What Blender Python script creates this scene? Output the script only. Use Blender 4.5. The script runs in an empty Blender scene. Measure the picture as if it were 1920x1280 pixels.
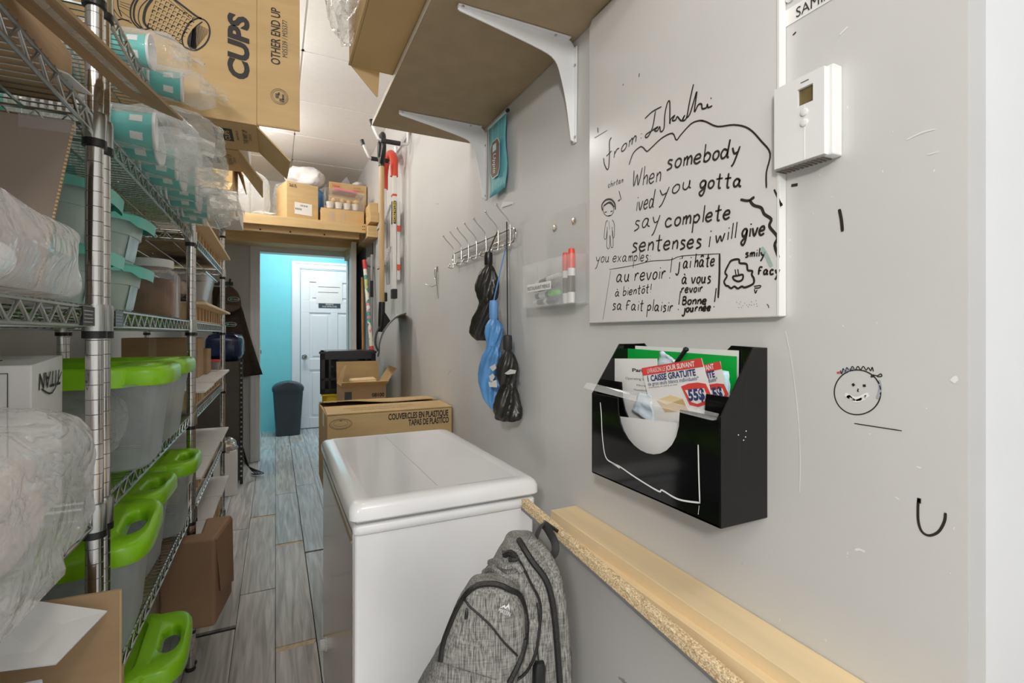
import bpy, bmesh, math, random
from mathutils import Vector, Matrix, noise, bvhtree
random.seed(7)
S = bpy.context.scene
COL = S.collection
PI = math.pi

# ------------------------------------------------------------------ camera
FPX = 915.0
YAW = math.atan(443.5 / FPX)
FW = (math.sin(YAW), math.cos(YAW)); RT = (FW[1], -FW[0]); CH = 1.23
cd = bpy.data.cameras.new('camera'); cam = bpy.data.objects.new('camera', cd); COL.objects.link(cam)
cam.location = (0, 0, CH); cam.rotation_euler = (PI / 2, 0, -YAW)
cd.sensor_width = 36; cd.lens = FPX / 1920 * 36; cd.shift_y = -15 / 1920; cd.clip_start = .02
S.camera = cam
# ------------------------------------------------------------------ world, exposure, lamps
S.view_settings.view_transform = 'Standard'; S.view_settings.look = 'None'
S.view_settings.gamma = 1; S.view_settings.exposure = 0.16
try: S.view_settings.use_curve_mapping = False
except Exception: pass
W = bpy.data.worlds.new('world'); S.world = W; W.use_nodes = True
W.node_tree.nodes['Background'].inputs[0].default_value = (1, .985, .965, 1)
W.node_tree.nodes['Background'].inputs[1].default_value = .75
S.cycles.transparent_max_bounces = 24
S.cycles.max_bounces = 10
S.cycles.diffuse_bounces = 6
S.cycles.sample_clamp_indirect = 6
def lamp(name, loc, sx, sy, power, col=(1, .96, .9), rot=(0, 0, 0)):
    l = bpy.data.lights.new(name, 'AREA'); l.shape = 'RECTANGLE'; l.size = sx; l.size_y = sy
    l.energy = power; l.color = col
    o = bpy.data.objects.new(name, l); COL.objects.link(o); o.location = loc; o.rotation_euler = rot
    return o
def bulb(name, loc, power, r, col=(1, .98, .95)):
    l = bpy.data.lights.new(name, 'POINT'); l.energy = power; l.shadow_soft_size = r; l.color = col
    o = bpy.data.objects.new(name, l); COL.objects.link(o); o.location = loc
    return o
bulb('bulb_aisle', (-.33, 2.72, 2.52), 13, .06)
bulb('bulb_rear', (-.30, 3.72, 2.52), 12, .06)
bulb('bulb_middle', (.20, 1.88, 2.50), 4, .07)
bulb('bulb_entrance', (.28, -.58, 2.50), 11, .07)
bulb('bulb_front_room', (-1.15, -1.5, 2.2), 122, .12)
lamp('lamp_next_room', (.3, 6.1, 2.60), .9, .5, 21, (.97, .99, 1))

# ------------------------------------------------------------------ pixel measurements -> points in the room
def ray(px, py):
    l = (px - 960) / FPX
    return Vector((FW[0] + l * RT[0], FW[1] + l * RT[1], (625 - py) / FPX))
C0 = Vector((0, 0, CH))
def onX(px, py, x): d = ray(px, py); return C0 + d * (x / d.x)
def onY(px, py, y): d = ray(px, py); return C0 + d * (y / d.y)
def onZ(px, py, z): d = ray(px, py); return C0 + d * ((z - CH) / d.z)
def onT(px, py, t): return C0 + ray(px, py) * t

# ------------------------------------------------------------------ materials
def nt(name):
    m = bpy.data.materials.new(name); m.use_nodes = True
    return m, m.node_tree, m.node_tree.nodes['Principled BSDF']
def mat(name, col, rough=.5, metal=0, var=.08, scale=9, bump=0, bscale=80, stretch=(1, 1, 1), spec=.5, coat=0, col2=None, emit=0):
    m, t, p = nt(name)
    N, L = t.nodes, t.links
    tc = N.new('ShaderNodeTexCoord'); mp = N.new('ShaderNodeMapping'); mp.inputs['Scale'].default_value = stretch
    L.new(tc.outputs['Object'], mp.inputs[0])
    nz = N.new('ShaderNodeTexNoise'); nz.inputs['Scale'].default_value = scale; nz.inputs['Detail'].default_value = 6
    L.new(mp.outputs[0], nz.inputs['Vector'])
    mx = N.new('ShaderNodeMix'); mx.data_type = 'RGBA'
    rp = N.new('ShaderNodeMapRange'); rp.inputs[1].default_value = .3; rp.inputs[2].default_value = .7
    L.new(nz.outputs[0], rp.inputs[0]); L.new(rp.outputs[0], mx.inputs[0])
    c2 = col2 if col2 else tuple(min(1, c * (1 + var)) for c in col)
    c1 = col if col2 else tuple(c * (1 - var) for c in col)
    mx.inputs[6].default_value = (*c1, 1); mx.inputs[7].default_value = (*c2, 1)
    L.new(mx.outputs[2], p.inputs['Base Color'])
    p.inputs['Roughness'].default_value = rough; p.inputs['Metallic'].default_value = metal
    p.inputs['Specular IOR Level'].default_value = spec
    p.inputs['Coat Weight'].default_value = coat
    if emit:
        L.new(mx.outputs[2], p.inputs['Emission Color']); p.inputs['Emission Strength'].default_value = emit
    if bump:
        n2 = N.new('ShaderNodeTexNoise'); n2.inputs['Scale'].default_value = bscale; n2.inputs['Detail'].default_value = 4
        L.new(mp.outputs[0], n2.inputs['Vector'])
        b = N.new('ShaderNodeBump'); b.inputs['Strength'].default_value = bump; b.inputs['Distance'].default_value = .004
        L.new(n2.outputs[0], b.inputs['Height']); L.new(b.outputs[0], p.inputs['Normal'])
    return m
def clear(name, tint=(1, 1, 1), body=(.85, .87, .88), lo=.06, hi=.7, rough=.12, power=.45, bump=0, bscale=30):
    """thin clear plastic: mostly see-through face on, shinier and whiter at the edges"""
    m, t, p = nt(name); N, L = t.nodes, t.links
    tr = N.new('ShaderNodeBsdfTransparent'); tr.inputs[0].default_value = (*tint, 1)
    p.inputs['Base Color'].default_value = (*body, 1); p.inputs['Roughness'].default_value = rough
    p.inputs['Specular IOR Level'].default_value = .8
    lw = N.new('ShaderNodeLayerWeight'); lw.inputs[0].default_value = power
    mr = N.new('ShaderNodeMapRange'); mr.inputs[3].default_value = lo; mr.inputs[4].default_value = hi
    L.new(lw.outputs['Facing'], mr.inputs[0])
    mx = N.new('ShaderNodeMixShader'); L.new(mr.outputs[0], mx.inputs[0]); L.new(tr.outputs[0], mx.inputs[1]); L.new(p.outputs[0], mx.inputs[2])
    L.new(mx.outputs[0], N['Material Output'].inputs[0])
    if bump:
        tc = N.new('ShaderNodeTexCoord'); n2 = N.new('ShaderNodeTexNoise'); n2.inputs['Scale'].default_value = bscale
        n2.inputs['Detail'].default_value = 3; n2.inputs['Distortion'].default_value = 1.2
        L.new(tc.outputs['Object'], n2.inputs['Vector'])
        b = N.new('ShaderNodeBump'); b.inputs['Strength'].default_value = bump; b.inputs['Distance'].default_value = .02
        s1 = N.new('ShaderNodeMath'); s1.operation = 'SUBTRACT'; s1.inputs[1].default_value = .5
        s2 = N.new('ShaderNodeMath'); s2.operation = 'ABSOLUTE'
        s3 = N.new('ShaderNodeMath'); s3.operation = 'POWER'; s3.inputs[1].default_value = .6
        L.new(n2.outputs[0], s1.inputs[0]); L.new(s1.outputs[0], s2.inputs[0]); L.new(s2.outputs[0], s3.inputs[0])
        L.new(s3.outputs[0], b.inputs['Height']); L.new(b.outputs[0], p.inputs['Normal']); L.new(b.outputs[0], lw.inputs['Normal'])
    return m
def floor_mat():
    m, t, p = nt('grey_laminate'); N, L = t.nodes, t.links
    tc = N.new('ShaderNodeTexCoord'); g = N.new('ShaderNodeNewGeometry')
    mp = N.new('ShaderNodeMapping'); mp.inputs['Scale'].default_value = (28, 1.6, 10)
    off = N.new('ShaderNodeVectorMath'); off.operation = 'ADD'
    sc = N.new('ShaderNodeMath'); sc.operation = 'MULTIPLY'; sc.inputs[1].default_value = 37
    L.new(g.outputs['Random Per Island'], sc.inputs[0]); L.new(tc.outputs['Object'], mp.inputs[0])
    L.new(mp.outputs[0], off.inputs[0]); L.new(sc.outputs[0], off.inputs[1])
    nz = N.new('ShaderNodeTexNoise'); nz.inputs['Scale'].default_value = 1.6; nz.inputs['Detail'].default_value = 9; nz.inputs['Distortion'].default_value = .8
    L.new(off.outputs[0], nz.inputs['Vector'])
    cr = N.new('ShaderNodeValToRGB'); e = cr.color_ramp.elements
    e[0].position = .25; e[0].color = (.27, .265, .26, 1); e[1].position = .75; e[1].color = (.74, .74, .74, 1)
    L.new(nz.outputs[0], cr.inputs[0])
    tint = N.new('ShaderNodeValToRGB'); q = tint.color_ramp.elements
    q[0].color = (.88, .96, 1.02, 1); q[1].color = (1.02, .94, .87, 1)
    L.new(g.outputs['Random Per Island'], tint.inputs[0])
    mx = N.new('ShaderNodeMix'); mx.data_type = 'RGBA'; mx.blend_type = 'MULTIPLY'; mx.inputs[0].default_value = 1
    L.new(cr.outputs[0], mx.inputs[6]); L.new(tint.outputs[0], mx.inputs[7]); L.new(mx.outputs[2], p.inputs['Base Color'])
    p.inputs['Roughness'].default_value = .36
    b = N.new('ShaderNodeBump'); b.inputs['Strength'].default_value = .25; b.inputs['Distance'].default_value = .003
    L.new(nz.outputs[0], b.inputs['Height']); L.new(b.outputs[0], p.inputs['Normal'])
    return m
def heather(name, a, b):
    m, t, p = nt(name); N, L = t.nodes, t.links
    tc = N.new('ShaderNodeTexCoord')
    def ns(rot, st):
        mp = N.new('ShaderNodeMapping'); mp.inputs['Scale'].default_value = st; mp.inputs['Rotation'].default_value = rot
        n = N.new('ShaderNodeTexNoise'); n.inputs['Scale'].default_value = 95; n.inputs['Detail'].default_value = 5
        L.new(tc.outputs['Object'], mp.inputs[0]); L.new(mp.outputs[0], n.inputs['Vector']); return n
    n1 = ns((.1, .55, .2), (5, 5, .30)); n2 = ns((.1, .55, .2), (.5, .5, 4))
    ad = N.new('ShaderNodeMath'); ad.operation = 'MULTIPLY_ADD'; ad.inputs[1].default_value = .35
    L.new(n2.outputs[0], ad.inputs[0]); L.new(n1.outputs[0], ad.inputs[2])
    cr = N.new('ShaderNodeValToRGB'); e = cr.color_ramp.elements
    e[0].position = .5; e[0].color = (*a, 1); e[1].position = .86; e[1].color = (*b, 1)
    L.new(ad.outputs[0], cr.inputs[0]); L.new(cr.outputs[0], p.inputs['Base Color'])
    p.inputs['Roughness'].default_value = .85; p.inputs['Specular IOR Level'].default_value = .2
    bp = N.new('ShaderNodeBump'); bp.inputs['Strength'].default_value = .35; bp.inputs['Distance'].default_value = .002
    L.new(n1.outputs[0], bp.inputs['Height']); L.new(bp.outputs[0], p.inputs['Normal'])
    return m
def speckle(name, a, b, scale=220):
    m, t, p = nt(name); N, L = t.nodes, t.links
    tc = N.new('ShaderNodeTexCoord'); v = N.new('ShaderNodeTexVoronoi'); v.inputs['Scale'].default_value = scale
    L.new(tc.outputs['Object'], v.inputs['Vector'])
    cr = N.new('ShaderNodeValToRGB'); e = cr.color_ramp.elements
    e[0].position = .15; e[0].color = (*a, 1); e[1].position = .85; e[1].color = (*b, 1)
    L.new(v.outputs['Color'], cr.inputs[0]); L.new(cr.outputs[0], p.inputs['Base Color']); p.inputs['Roughness'].default_value = .8
    return m
def flowers(name):
    m, t, p = nt(name); N, L = t.nodes, t.links
    tc = N.new('ShaderNodeTexCoord'); v = N.new('ShaderNodeTexVoronoi'); v.inputs['Scale'].default_value = 34
    L.new(tc.outputs['Object'], v.inputs['Vector'])
    cr = N.new('ShaderNodeValToRGB'); cr.color_ramp.interpolation = 'CONSTANT'; e = cr.color_ramp.elements
    e[0].color = (.85, .82, .7, 1); e[1].position = .45; e[1].color = (.10, .35, .28, 1)
    for pos, c in ((.6, (.8, .3, .35, 1)), (.72, (.85, .8, .66, 1)), (.85, (.55, .6, .2, 1))):
        x = e.new(pos); x.color = c
    L.new(v.outputs['Color'], cr.inputs[0]); L.new(cr.outputs[0], p.inputs['Base Color']); p.inputs['Roughness'].default_value = .4
    return m
M = dict(
    wall=mat('wall_paint', (.60, .595, .58), .55, var=.035, scale=2.2, bump=.12, bscale=35),
    wallend=mat('wall_white', (.62, .63, .645), .5, var=.02, bump=.08, bscale=30),
    walldark=mat('wall_blue', (.34, .47, .56), .6), turq=mat('wall_turquoise', (.20, .66, .74), .5, var=.02),
    ceil=mat('ceiling_tile', (.82, .82, .81), .8, var=.02, scale=40, bump=.1, bscale=200),
    trim=mat('trim_white', (.74, .72, .70), .4, var=.03), door=mat('door_white', (.80, .82, .85), .35, var=.015),
    floor=floor_mat(), sub=mat('floor_underlay', (.035, .03, .027), .9), gap=mat('floor_core', (.62, .50, .34), .8, var=.2, scale=60),
    kraft=mat('kraft_board', (.57, .395, .19), .75, var=.07, scale=5, bump=.15, bscale=26, stretch=(1, 1, 6)),
    kraft2=mat('kraft_board_brown', (.42, .285, .155), .78, var=.08, scale=5, bump=.15, bscale=26, stretch=(1, 1, 6)),
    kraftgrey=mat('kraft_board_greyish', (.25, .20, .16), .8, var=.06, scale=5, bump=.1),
    kraftpaper=mat('kraft_paper', (.33, .195, .11), .62, var=.12, scale=4, bump=.25, bscale=12),
    ink=mat('print_ink', (.035, .032, .03), .7, var=.05), inkred=mat('print_red', (.50, .06, .04), .7), inkgrey=mat('print_grey', (.12, .10, .08), .7),
    tape=mat('packing_tape', (.55, .42, .26), .2, var=.05),
    white=mat('white_board', (.78, .78, .77), .5, var=.02), paper=mat('white_paper', (.80, .79, .77), .6, var=.03),
    bluewhite=mat('bluish_paper', (.62, .72, .80), .5),
    chrome=mat('chrome', (.62, .61, .59), .16, 1, var=.06), wire=mat('zinc_wire', (.50, .52, .50), .25, 1, var=.08),
    groove=mat('post_groove', (.16, .15, .14), .5, .6), black=mat('black_plastic', (.012, .012, .013), .28, var=.1),
    blackmatte=mat('black_rubber', (.02, .02, .02), .6), gloss=mat('gloss_black', (.004, .004, .0045), .09, var=.1, spec=.42),
    mdf=mat('mdf', (.40, .305, .19), .7, var=.07, scale=14, bump=.1, bscale=120), edge=mat('mdf_edge', (.74, .68, .58), .6),
    enamel=mat('white_enamel', (.82, .82, .83), .18, var=.015, coat=.4), steel=mat('brushed_steel', (.52, .50, .48), .14, 1, var=.04),
    bracket=mat('bracket_white', (.80, .81, .82), .35, var=.03),
    pine=mat('pine', (.74, .54, .29), .55, var=.10, scale=3, stretch=(9, .8, 9), bump=.06), pine2=mat('pine_pale', (.80, .62, .37), .55, var=.08, scale=3, stretch=(9, .8, 9)),
    lumber=mat('loft_lumber', (.62, .43, .20), .6, var=.14, scale=3, stretch=(.9, 8, 8), bump=.06),
    pboard=speckle('particle_board', (.42, .28, .13), (.86, .70, .46), 420), melamine=mat('grey_melamine', (.18, .18, .18), .4),
    slat=mat('slat_wood', (.66, .44, .21), .6, var=.2, scale=4, stretch=(1, 6, 1)), slatshade=mat('slat_gap_shade', (.13, .075, .035), .8),
    wood=mat('broom_wood', (.52, .36, .18), .45, var=.12, scale=5, stretch=(6, 6, .6)), stick=mat('orange_wood', (.55, .27, .08), .5),
    lime=mat('lime_lid', (.27, .62, .012), .28, var=.04, spec=.5), teal=mat('teal_lid', (.17, .60, .50), .4, var=.05),
    tealprint=mat('cup_teal', (.09, .52, .48), .35, var=.06), cup=mat('cup_white', (.82, .82, .80), .4, var=.02),
    board=mat('whiteboard', (.70, .685, .665), .22, var=.03, scale=3), marker=mat('marker_black', (.025, .018, .012), .5, var=.2),
    markgrey=mat('marker_faded', (.16, .14, .12), .6), markgreen=mat('marker_green_smear', (.36, .47, .43), .5), markred=mat('marker_red', (.55, .10, .08), .5), markblue=mat('marker_blue_smear', (.33, .36, .42), .5), scuff=mat('scuff', (.34, .32, .30), .6), chip=mat('paint_chip', (.80, .79, .77), .6),
    red=mat('red_plastic', (.72, .07, .035), .35), redpaint=mat('red_band', (.70, .06, .05), .5), pink=mat('pink_lid', (.80, .16, .32), .35),
    stepmat=mat('step_grey', (.40, .40, .40), .5), alu=mat('aluminium', (.70, .70, .70), .35, .6, var=.05), whitemetal=mat('ladder_rail', (.78, .78, .77), .35, var=.03),
    greyplastic=mat('grey_plastic', (.36, .37, .38), .45), shovel=mat('shovel_blade', (.10, .105, .11), .35, var=.2),
    green=mat('green_folder', (.0, .40, .05), .45), navy=mat('navy_ink', (.03, .045, .16), .5),
    bluebag=mat('blue_bag', (.05, .18, .36), .35, var=.3, bump=.5, bscale=18), whitebag=mat('white_bag', (.78, .78, .78), .45, var=.08, bump=.4, bscale=14),
    navybag=mat('navy_pack', (.012, .022, .075), .18, var=.6, scale=7, bump=.7, bscale=16),
    ublack=mat('umbrella_black', (.022, .02, .017), .32, var=.4, scale=14, bump=.6, bscale=22), ublue=mat('umbrella_blue', (.10, .29, .60), .38, var=.25, scale=12, bump=.5, bscale=20),
    unavy=mat('umbrella_navy', (.02, .045, .11), .4), ubluehandle=mat('umbrella_blue_handle', (.13, .30, .58), .45),
    banner=mat('banner_turquoise', (.13, .44, .50), .55, var=.06, stretch=(1, 20, 1)), brown=mat('banner_brown', (.14, .055, .03), .6), bannerline=mat('banner_pale', (.50, .68, .68), .6),
    bin=mat('bin_grey', (.035, .042, .05), .4, var=.1), yellow=mat('yellow_crate', (.78, .60, .02), .4), crateshade=mat('crate_inner_shade', (.012, .011, .010), .6),
    capfab=mat('brown_cap_cloth', (.13, .09, .066), .85, var=.15, scale=18), brownfab=mat('brown_cloth', (.055, .035, .024), .85, var=.2, scale=18, bump=.2), olive=mat('olive_panel', (.075, .066, .055), .55, var=.2, scale=5),
    heather=heather('grey_heather', (.085, .083, .078), (.37, .36, .34)), heather2=heather('dark_heather', (.05, .05, .05), (.22, .22, .22)),
    webbing=mat('webbing', (.035, .035, .037), .7, bump=.3, bscale=160), zipper=mat('zipper', (.014, .013, .013), .5, bump=.5, bscale=300),
    lcd=mat('lcd', (.16, .12, .045), .15, var=.25, scale=30), silver=mat('silver_logo', (.7, .7, .7), .4),
    sticker=mat('sticker_cyan', (.55, .75, .82), .4, var=.2, scale=20), jarfill=mat('brown_cones', (.30, .145, .07), .8, var=.35, scale=16, bump=.5, bscale=30),
    food=mat('snack_contents', (.45, .36, .28), .6, var=.35, scale=18, bump=.6, bscale=30), pastry=mat('pastry', (.72, .50, .24), .6, var=.2), cream=mat('cream_cups', (.80, .74, .66), .5),
    limecap=mat('lime_cap', (.15, .80, .05), .3), brass=mat('brass_trim', (.50, .40, .24), .25, 1),
    signblack=mat('sign_black', (.05, .07, .08), .4), foil=mat('foil_bag', (.55, .52, .47), .25, .7, bump=.9, bscale=30),
    bagfill=mat('bag_contents', (.66, .60, .54), .55, var=.10, scale=6, bump=.3, bscale=12), bagfillwhite=mat('bag_contents_white', (.80, .80, .80), .5, var=.05, bump=.3, bscale=12),
    film=clear('plastic_film', body=(.9, .9, .9), lo=.13, hi=.66, rough=.09, power=.35, bump=.8, bscale=10),
    filmlight=clear('plastic_film_thin', body=(.9, .92, .92), lo=.09, hi=.6, rough=.07, power=.3, bump=.5, bscale=9),
    tote=clear('frosted_tote', tint=(.86, .89, .90), body=(.62, .66, .67), lo=.25, hi=.72, rough=.3, power=.3),
    tealtote=clear('frosted_teal', tint=(.84, .92, .90), body=(.70, .82, .78), lo=.5, hi=.9, rough=.35, power=.3),
    jar=clear('clear_jar', tint=(.95, .93, .92), body=(.7, .7, .7), lo=.12, hi=.8, rough=.1, power=.3),
    acrylic=clear('acrylic', body=(.84, .85, .85), lo=.035, hi=.7, rough=.06, power=.2),
)
# ------------------------------------------------------------------ geometry helpers
class MB:
    def __init__(s): s.v = []; s.f = []; s.mi = []
    def add(s, vs, fs, m=0):
        o = len(s.v); s.v += [Vector(v) for v in vs]
        for f in fs: s.f.append([i + o for i in f]); s.mi.append(m)
        return s
    def hexa(s, p, m=0):
        return s.add(p, [(0, 3, 2, 1), (4, 5, 6, 7), (0, 1, 5, 4), (1, 2, 6, 5), (2, 3, 7, 6), (3, 0, 4, 7)], m)
    def box(s, a, b, m=0, T=None):
        (x0, y0, z0), (x1, y1, z1) = a, b
        x0, x1 = min(x0, x1), max(x0, x1); y0, y1 = min(y0, y1), max(y0, y1); z0, z1 = min(z0, z1), max(z0, z1)
        p = [(x0, y0, z0), (x1, y0, z0), (x1, y1, z0), (x0, y1, z0), (x0, y0, z1), (x1, y0, z1), (x1, y1, z1), (x0, y1, z1)]
        p = [Vector(q) for q in p]
        if T: p = [T @ q for q in p]
        return s.hexa(p, m)
    def prism(s, poly, vec, m=0):
        poly = [Vector(p) for p in poly]; vec = Vector(vec); n = len(poly)
        nrm = Vector((0, 0, 0))
        for i in range(n): nrm += poly[i].cross(poly[(i + 1) % n])
        if nrm.dot(vec) > 0: poly = poly[::-1]
        return s.add(poly + [p + vec for p in poly], [list(range(n)), list(range(2 * n - 1, n - 1, -1))] + [(i, i + n, (i + 1) % n + n, (i + 1) % n) for i in range(n)], m)
    def plate(s, q, th, m=0):
        q = [Vector(p) for p in q]; n = (q[1] - q[0]).cross(q[-1] - q[0]).normalized()
        return s.prism([p - n * th / 2 for p in q], n * th, m)
    def tube(s, path, r, n=8, m=0, closed=False, flat=1.0):
        path = [Vector(p) for p in path]; k = len(path)
        rs = r if isinstance(r, (list, tuple)) else [r] * k
        vs = []; up = None
        for i in range(k):
            a = path[(i - 1) % k] if (closed or i) else path[0]; b = path[(i + 1) % k] if (closed or i < k - 1) else path[-1]
            d = (b - a)
            d = d.normalized() if d.length > 1e-9 else Vector((0, 0, 1))
            if up is None:
                up = Vector((0, 0, 1)) if abs(d.z) < .9 else Vector((1, 0, 0))
            u = (up - d * up.dot(d))
            u = u.normalized() if u.length > 1e-6 else d.orthogonal().normalized()
            w = d.cross(u); up = u
            for j in range(n):
                t = 2 * PI * j / n
                vs.append(path[i] + u * math.cos(t) * rs[i] * flat + w * math.sin(t) * rs[i])
        fs = []
        for i in range(k if closed else k - 1):
            for j in range(n):
                a, b = i * n + j, i * n + (j + 1) % n; c, d2 = ((i + 1) % k) * n + (j + 1) % n, ((i + 1) % k) * n + j
                fs.append((a, b, c, d2))
        if not closed: fs += [list(range(n - 1, -1, -1)), list(range((k - 1) * n, k * n))]
        return s.add(vs, fs, m)
    def rings(s, rings, m=0, cap0=True, cap1=True):
        n = len(rings[0]); vs = [p for r in rings for p in r]; fs = []
        for i in range(len(rings) - 1):
            for j in range(n): fs.append((i * n + j, i * n + (j + 1) % n, (i + 1) * n + (j + 1) % n, (i + 1) * n + j))
        if cap0: fs.append(list(range(n - 1, -1, -1)))
        if cap1: fs.append(list(range((len(rings) - 1) * n, len(rings) * n)))
        return s.add(vs, fs, m)
    def loft(s, secs, n=32, m=0, cap0=True, cap1=True, T=None):
        """secs: (cx, cy, z, rx, ry, power)"""
        R = []
        for cx, cy, z, rx, ry, p in secs:
            r = []
            for j in range(n):
                t = 2 * PI * j / n; c, q = math.cos(t), math.sin(t)
                v = Vector((cx + rx * math.copysign(abs(c) ** (2 / p), c), cy + ry * math.copysign(abs(q) ** (2 / p), q), z))
                r.append(T @ v if T else v)
            R.append(r)
        return s.rings(R, m, cap0, cap1)
    def lathe(s, prof, c, n=24, m=0, T=None):
        c = Vector(c); R = []
        for r, z in prof:
            ring = []
            for j in range(n):
                v = Vector((r * math.cos(2 * PI * j / n), r * math.sin(2 * PI * j / n), z))
                ring.append((T @ v if T else v) + c)
            R.append(ring)
        return s.rings(R, m)
    def grid(s, rows, m=0):
        k = len(rows[0]); vs = [p for r in rows for p in r]
        return s.add(vs, [(i * k + j, i * k + j + 1, (i + 1) * k + j + 1, (i + 1) * k + j) for i in range(len(rows) - 1) for j in range(k - 1)], m)
    def ribbon(s, pts, w, nrm, m=0, smooth=True, lift=0):
        nrm = Vector(nrm).normalized(); pts = [Vector(p) for p in pts]
        if smooth and len(pts) > 2: pts = crom(pts, 4)
        vs = []
        for i, p in enumerate(pts):
            d = (pts[min(i + 1, len(pts) - 1)] - pts[max(i - 1, 0)])
            u = nrm.cross(d)
            u = u.normalized() if u.length > 1e-9 else nrm.orthogonal()
            k = 1 if 0 < i < len(pts) - 1 else .75
            vs += [p + u * w / 2 * k + nrm * lift, p - u * w / 2 * k + nrm * lift]
        return s.add(vs, [(2 * i, 2 * i + 1, 2 * i + 3, 2 * i + 2) for i in range(len(pts) - 1)], m)
    def build(s, name, mt, parent=None, smooth=False, bevel=0, seg=2, sub=0, solid=0, kind=None, label=None, local=False):
        off = Vector((0, 0, 0)); q = None if local else parent
        while q: off += q.location; q = q.parent
        me = bpy.data.meshes.new(name)
        me.from_pydata([v - off for v in s.v], [], s.f)
        for mm in (mt if isinstance(mt, (list, tuple)) else [mt]): me.materials.append(M[mm] if isinstance(mm, str) else mm)
        me.polygons.foreach_set('material_index', s.mi)
        me.validate(); me.update()
        if smooth:
            me.polygons.foreach_set('use_smooth', [True] * len(me.polygons))
            try: me.set_sharp_from_angle(angle=math.radians(smooth if smooth > 1 else 40))
            except Exception: pass
        o = bpy.data.objects.new(name, me); COL.objects.link(o)
        if parent: o.parent = parent
        if solid:
            d = o.modifiers.new('solid', 'SOLIDIFY'); d.thickness = solid; d.offset = 0
        if bevel:
            d = o.modifiers.new('bevel', 'BEVEL'); d.width = bevel; d.segments = seg; d.limit_method = 'ANGLE'; d.angle_limit = math.radians(40)
        if sub:
            d = o.modifiers.new('sub', 'SUBSURF'); d.levels = sub; d.render_levels = sub
        if kind: o['kind'] = kind
        if label: o['label'] = label
        return o
def crom(p, k):
    out = []
    for i in range(len(p) - 1):
        a, b, c, d = p[max(i - 1, 0)], p[i], p[i + 1], p[min(i + 2, len(p) - 1)]
        for j in range(k):
            t = j / k
            out.append(.5 * ((2 * b) + (c - a) * t + (2 * a - 5 * b + 4 * c - d) * t * t + (3 * b - a - 3 * c + d) * t ** 3))
    out.append(p[-1]); return out
def arc(c, r, a0, a1, n, u, v):
    c, u, v = Vector(c), Vector(u), Vector(v)
    return [c + u * r * math.cos(a0 + (a1 - a0) * i / n) + v * r * math.sin(a0 + (a1 - a0) * i / n) for i in range(n + 1)]
def thing(name, label, cat, loc=(0, 0, 0), group=None):
    o = bpy.data.objects.new(name, None); COL.objects.link(o); o.location = loc; o.empty_display_size = .05
    o['label'] = label; o['category'] = cat
    if group: o['group'] = group
    return o
def tag(o, label, cat, group=None):
    o['label'] = label; o['category'] = cat
    if group: o['group'] = group
    return o
def dup(root, loc, rz=0, label=None):
    r = root.copy(); COL.objects.link(r); r.location = loc; r.rotation_euler = (0, 0, rz)
    if label: r['label'] = label
    for ch in list(root.children):
        c = ch.copy(); COL.objects.link(c); c.parent = r
        for g in list(ch.children):
            d = g.copy(); COL.objects.link(d); d.parent = c
    return r
def text(body, O, ux, uy, size, mt, parent, name='lettering', bold=0, shear=0, fit=None, align='LEFT', lift=.0006):
    c = bpy.data.curves.new('t', 'FONT'); c.body = body; c.size = size; c.offset = bold; c.shear = shear; c.align_x = align; c.resolution_u = 3
    o = bpy.data.objects.new('t', c); COL.objects.link(o)
    dg = bpy.context.evaluated_depsgraph_get(); me0 = bpy.data.meshes.new_from_object(o.evaluated_get(dg))
    vs = [v.co.copy() for v in me0.vertices]; fs = [list(p.vertices) for p in me0.polygons]
    bpy.data.objects.remove(o); bpy.data.curves.remove(c); bpy.data.meshes.remove(me0)
    ux, uy, O = Vector(ux).normalized(), Vector(uy).normalized(), Vector(O); n = ux.cross(uy)
    k = 1
    if fit:
        w = max(v.x for v in vs) - min(v.x for v in vs); k = fit / w
    b = MB(); b.add([O + ux * v.x * k + uy * v.y + n * lift for v in vs], fs)
    return b.build(name, mt, parent) if name else b
def join(bs):
    r = MB()
    for b in bs:
        o = len(r.v); r.v += b.v; r.f += [[i + o for i in f] for f in b.f]; r.mi += b.mi
    return r
def crumple(secs_fn, nu, nv, seed, amp, freq, zmin=None, fix=None):
    """closed bag-like surface: secs_fn(u, v) -> point, u around, v bottom..top; pushed in and out by creased noise"""
    rows = []
    for i in range(nv + 1):
        r = []
        for j in range(nu):
            p = Vector(secs_fn(j / nu, i / nv)); q = p * freq + Vector((seed * 7.3, seed * 1.7, 0))
            h = (1 - 2 * abs(noise.noise(q))) * .6 + (1 - 2 * abs(noise.noise(q * 2.3))) * .3 + noise.noise(q * 5) * .15
            r.append((p, h))
        rows.append(r)
    cx = sum((p for r in rows for p, _ in r), Vector()) / (nu * (nv + 1))
    out = []
    for r in rows:
        rr = []
        for p, h in r:
            d = (p - cx); d = d.normalized() if d.length > 1e-6 else Vector((0, 0, 1))
            q = p + d * amp * (h - .35)
            if fix: q = fix(q)
            elif zmin is not None and q.z < zmin: q.z = zmin
            rr.append(q)
        out.append(rr)
    return out
def blob(b, c, r, seed, amp=.02, freq=9, nu=44, nv=26, p=2.4, zmin=None, m=0, fix=None):
    c = Vector(c)
    def fn(u, v):
        t = 2 * PI * u; f = -PI / 2 + PI * v
        ct, st, cf, sf = math.cos(t), math.sin(t), math.cos(f), math.sin(f)
        e = lambda x: math.copysign(abs(x) ** (2 / p), x)
        return c + Vector((r[0] * e(cf) * e(ct), r[1] * e(cf) * e(st), r[2] * e(sf)))
    R = crumple(fn, nu, nv, seed, amp, freq, zmin, fix)
    return b.rings(R, m)
LZ = Vector((0, 0, 1))
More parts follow.
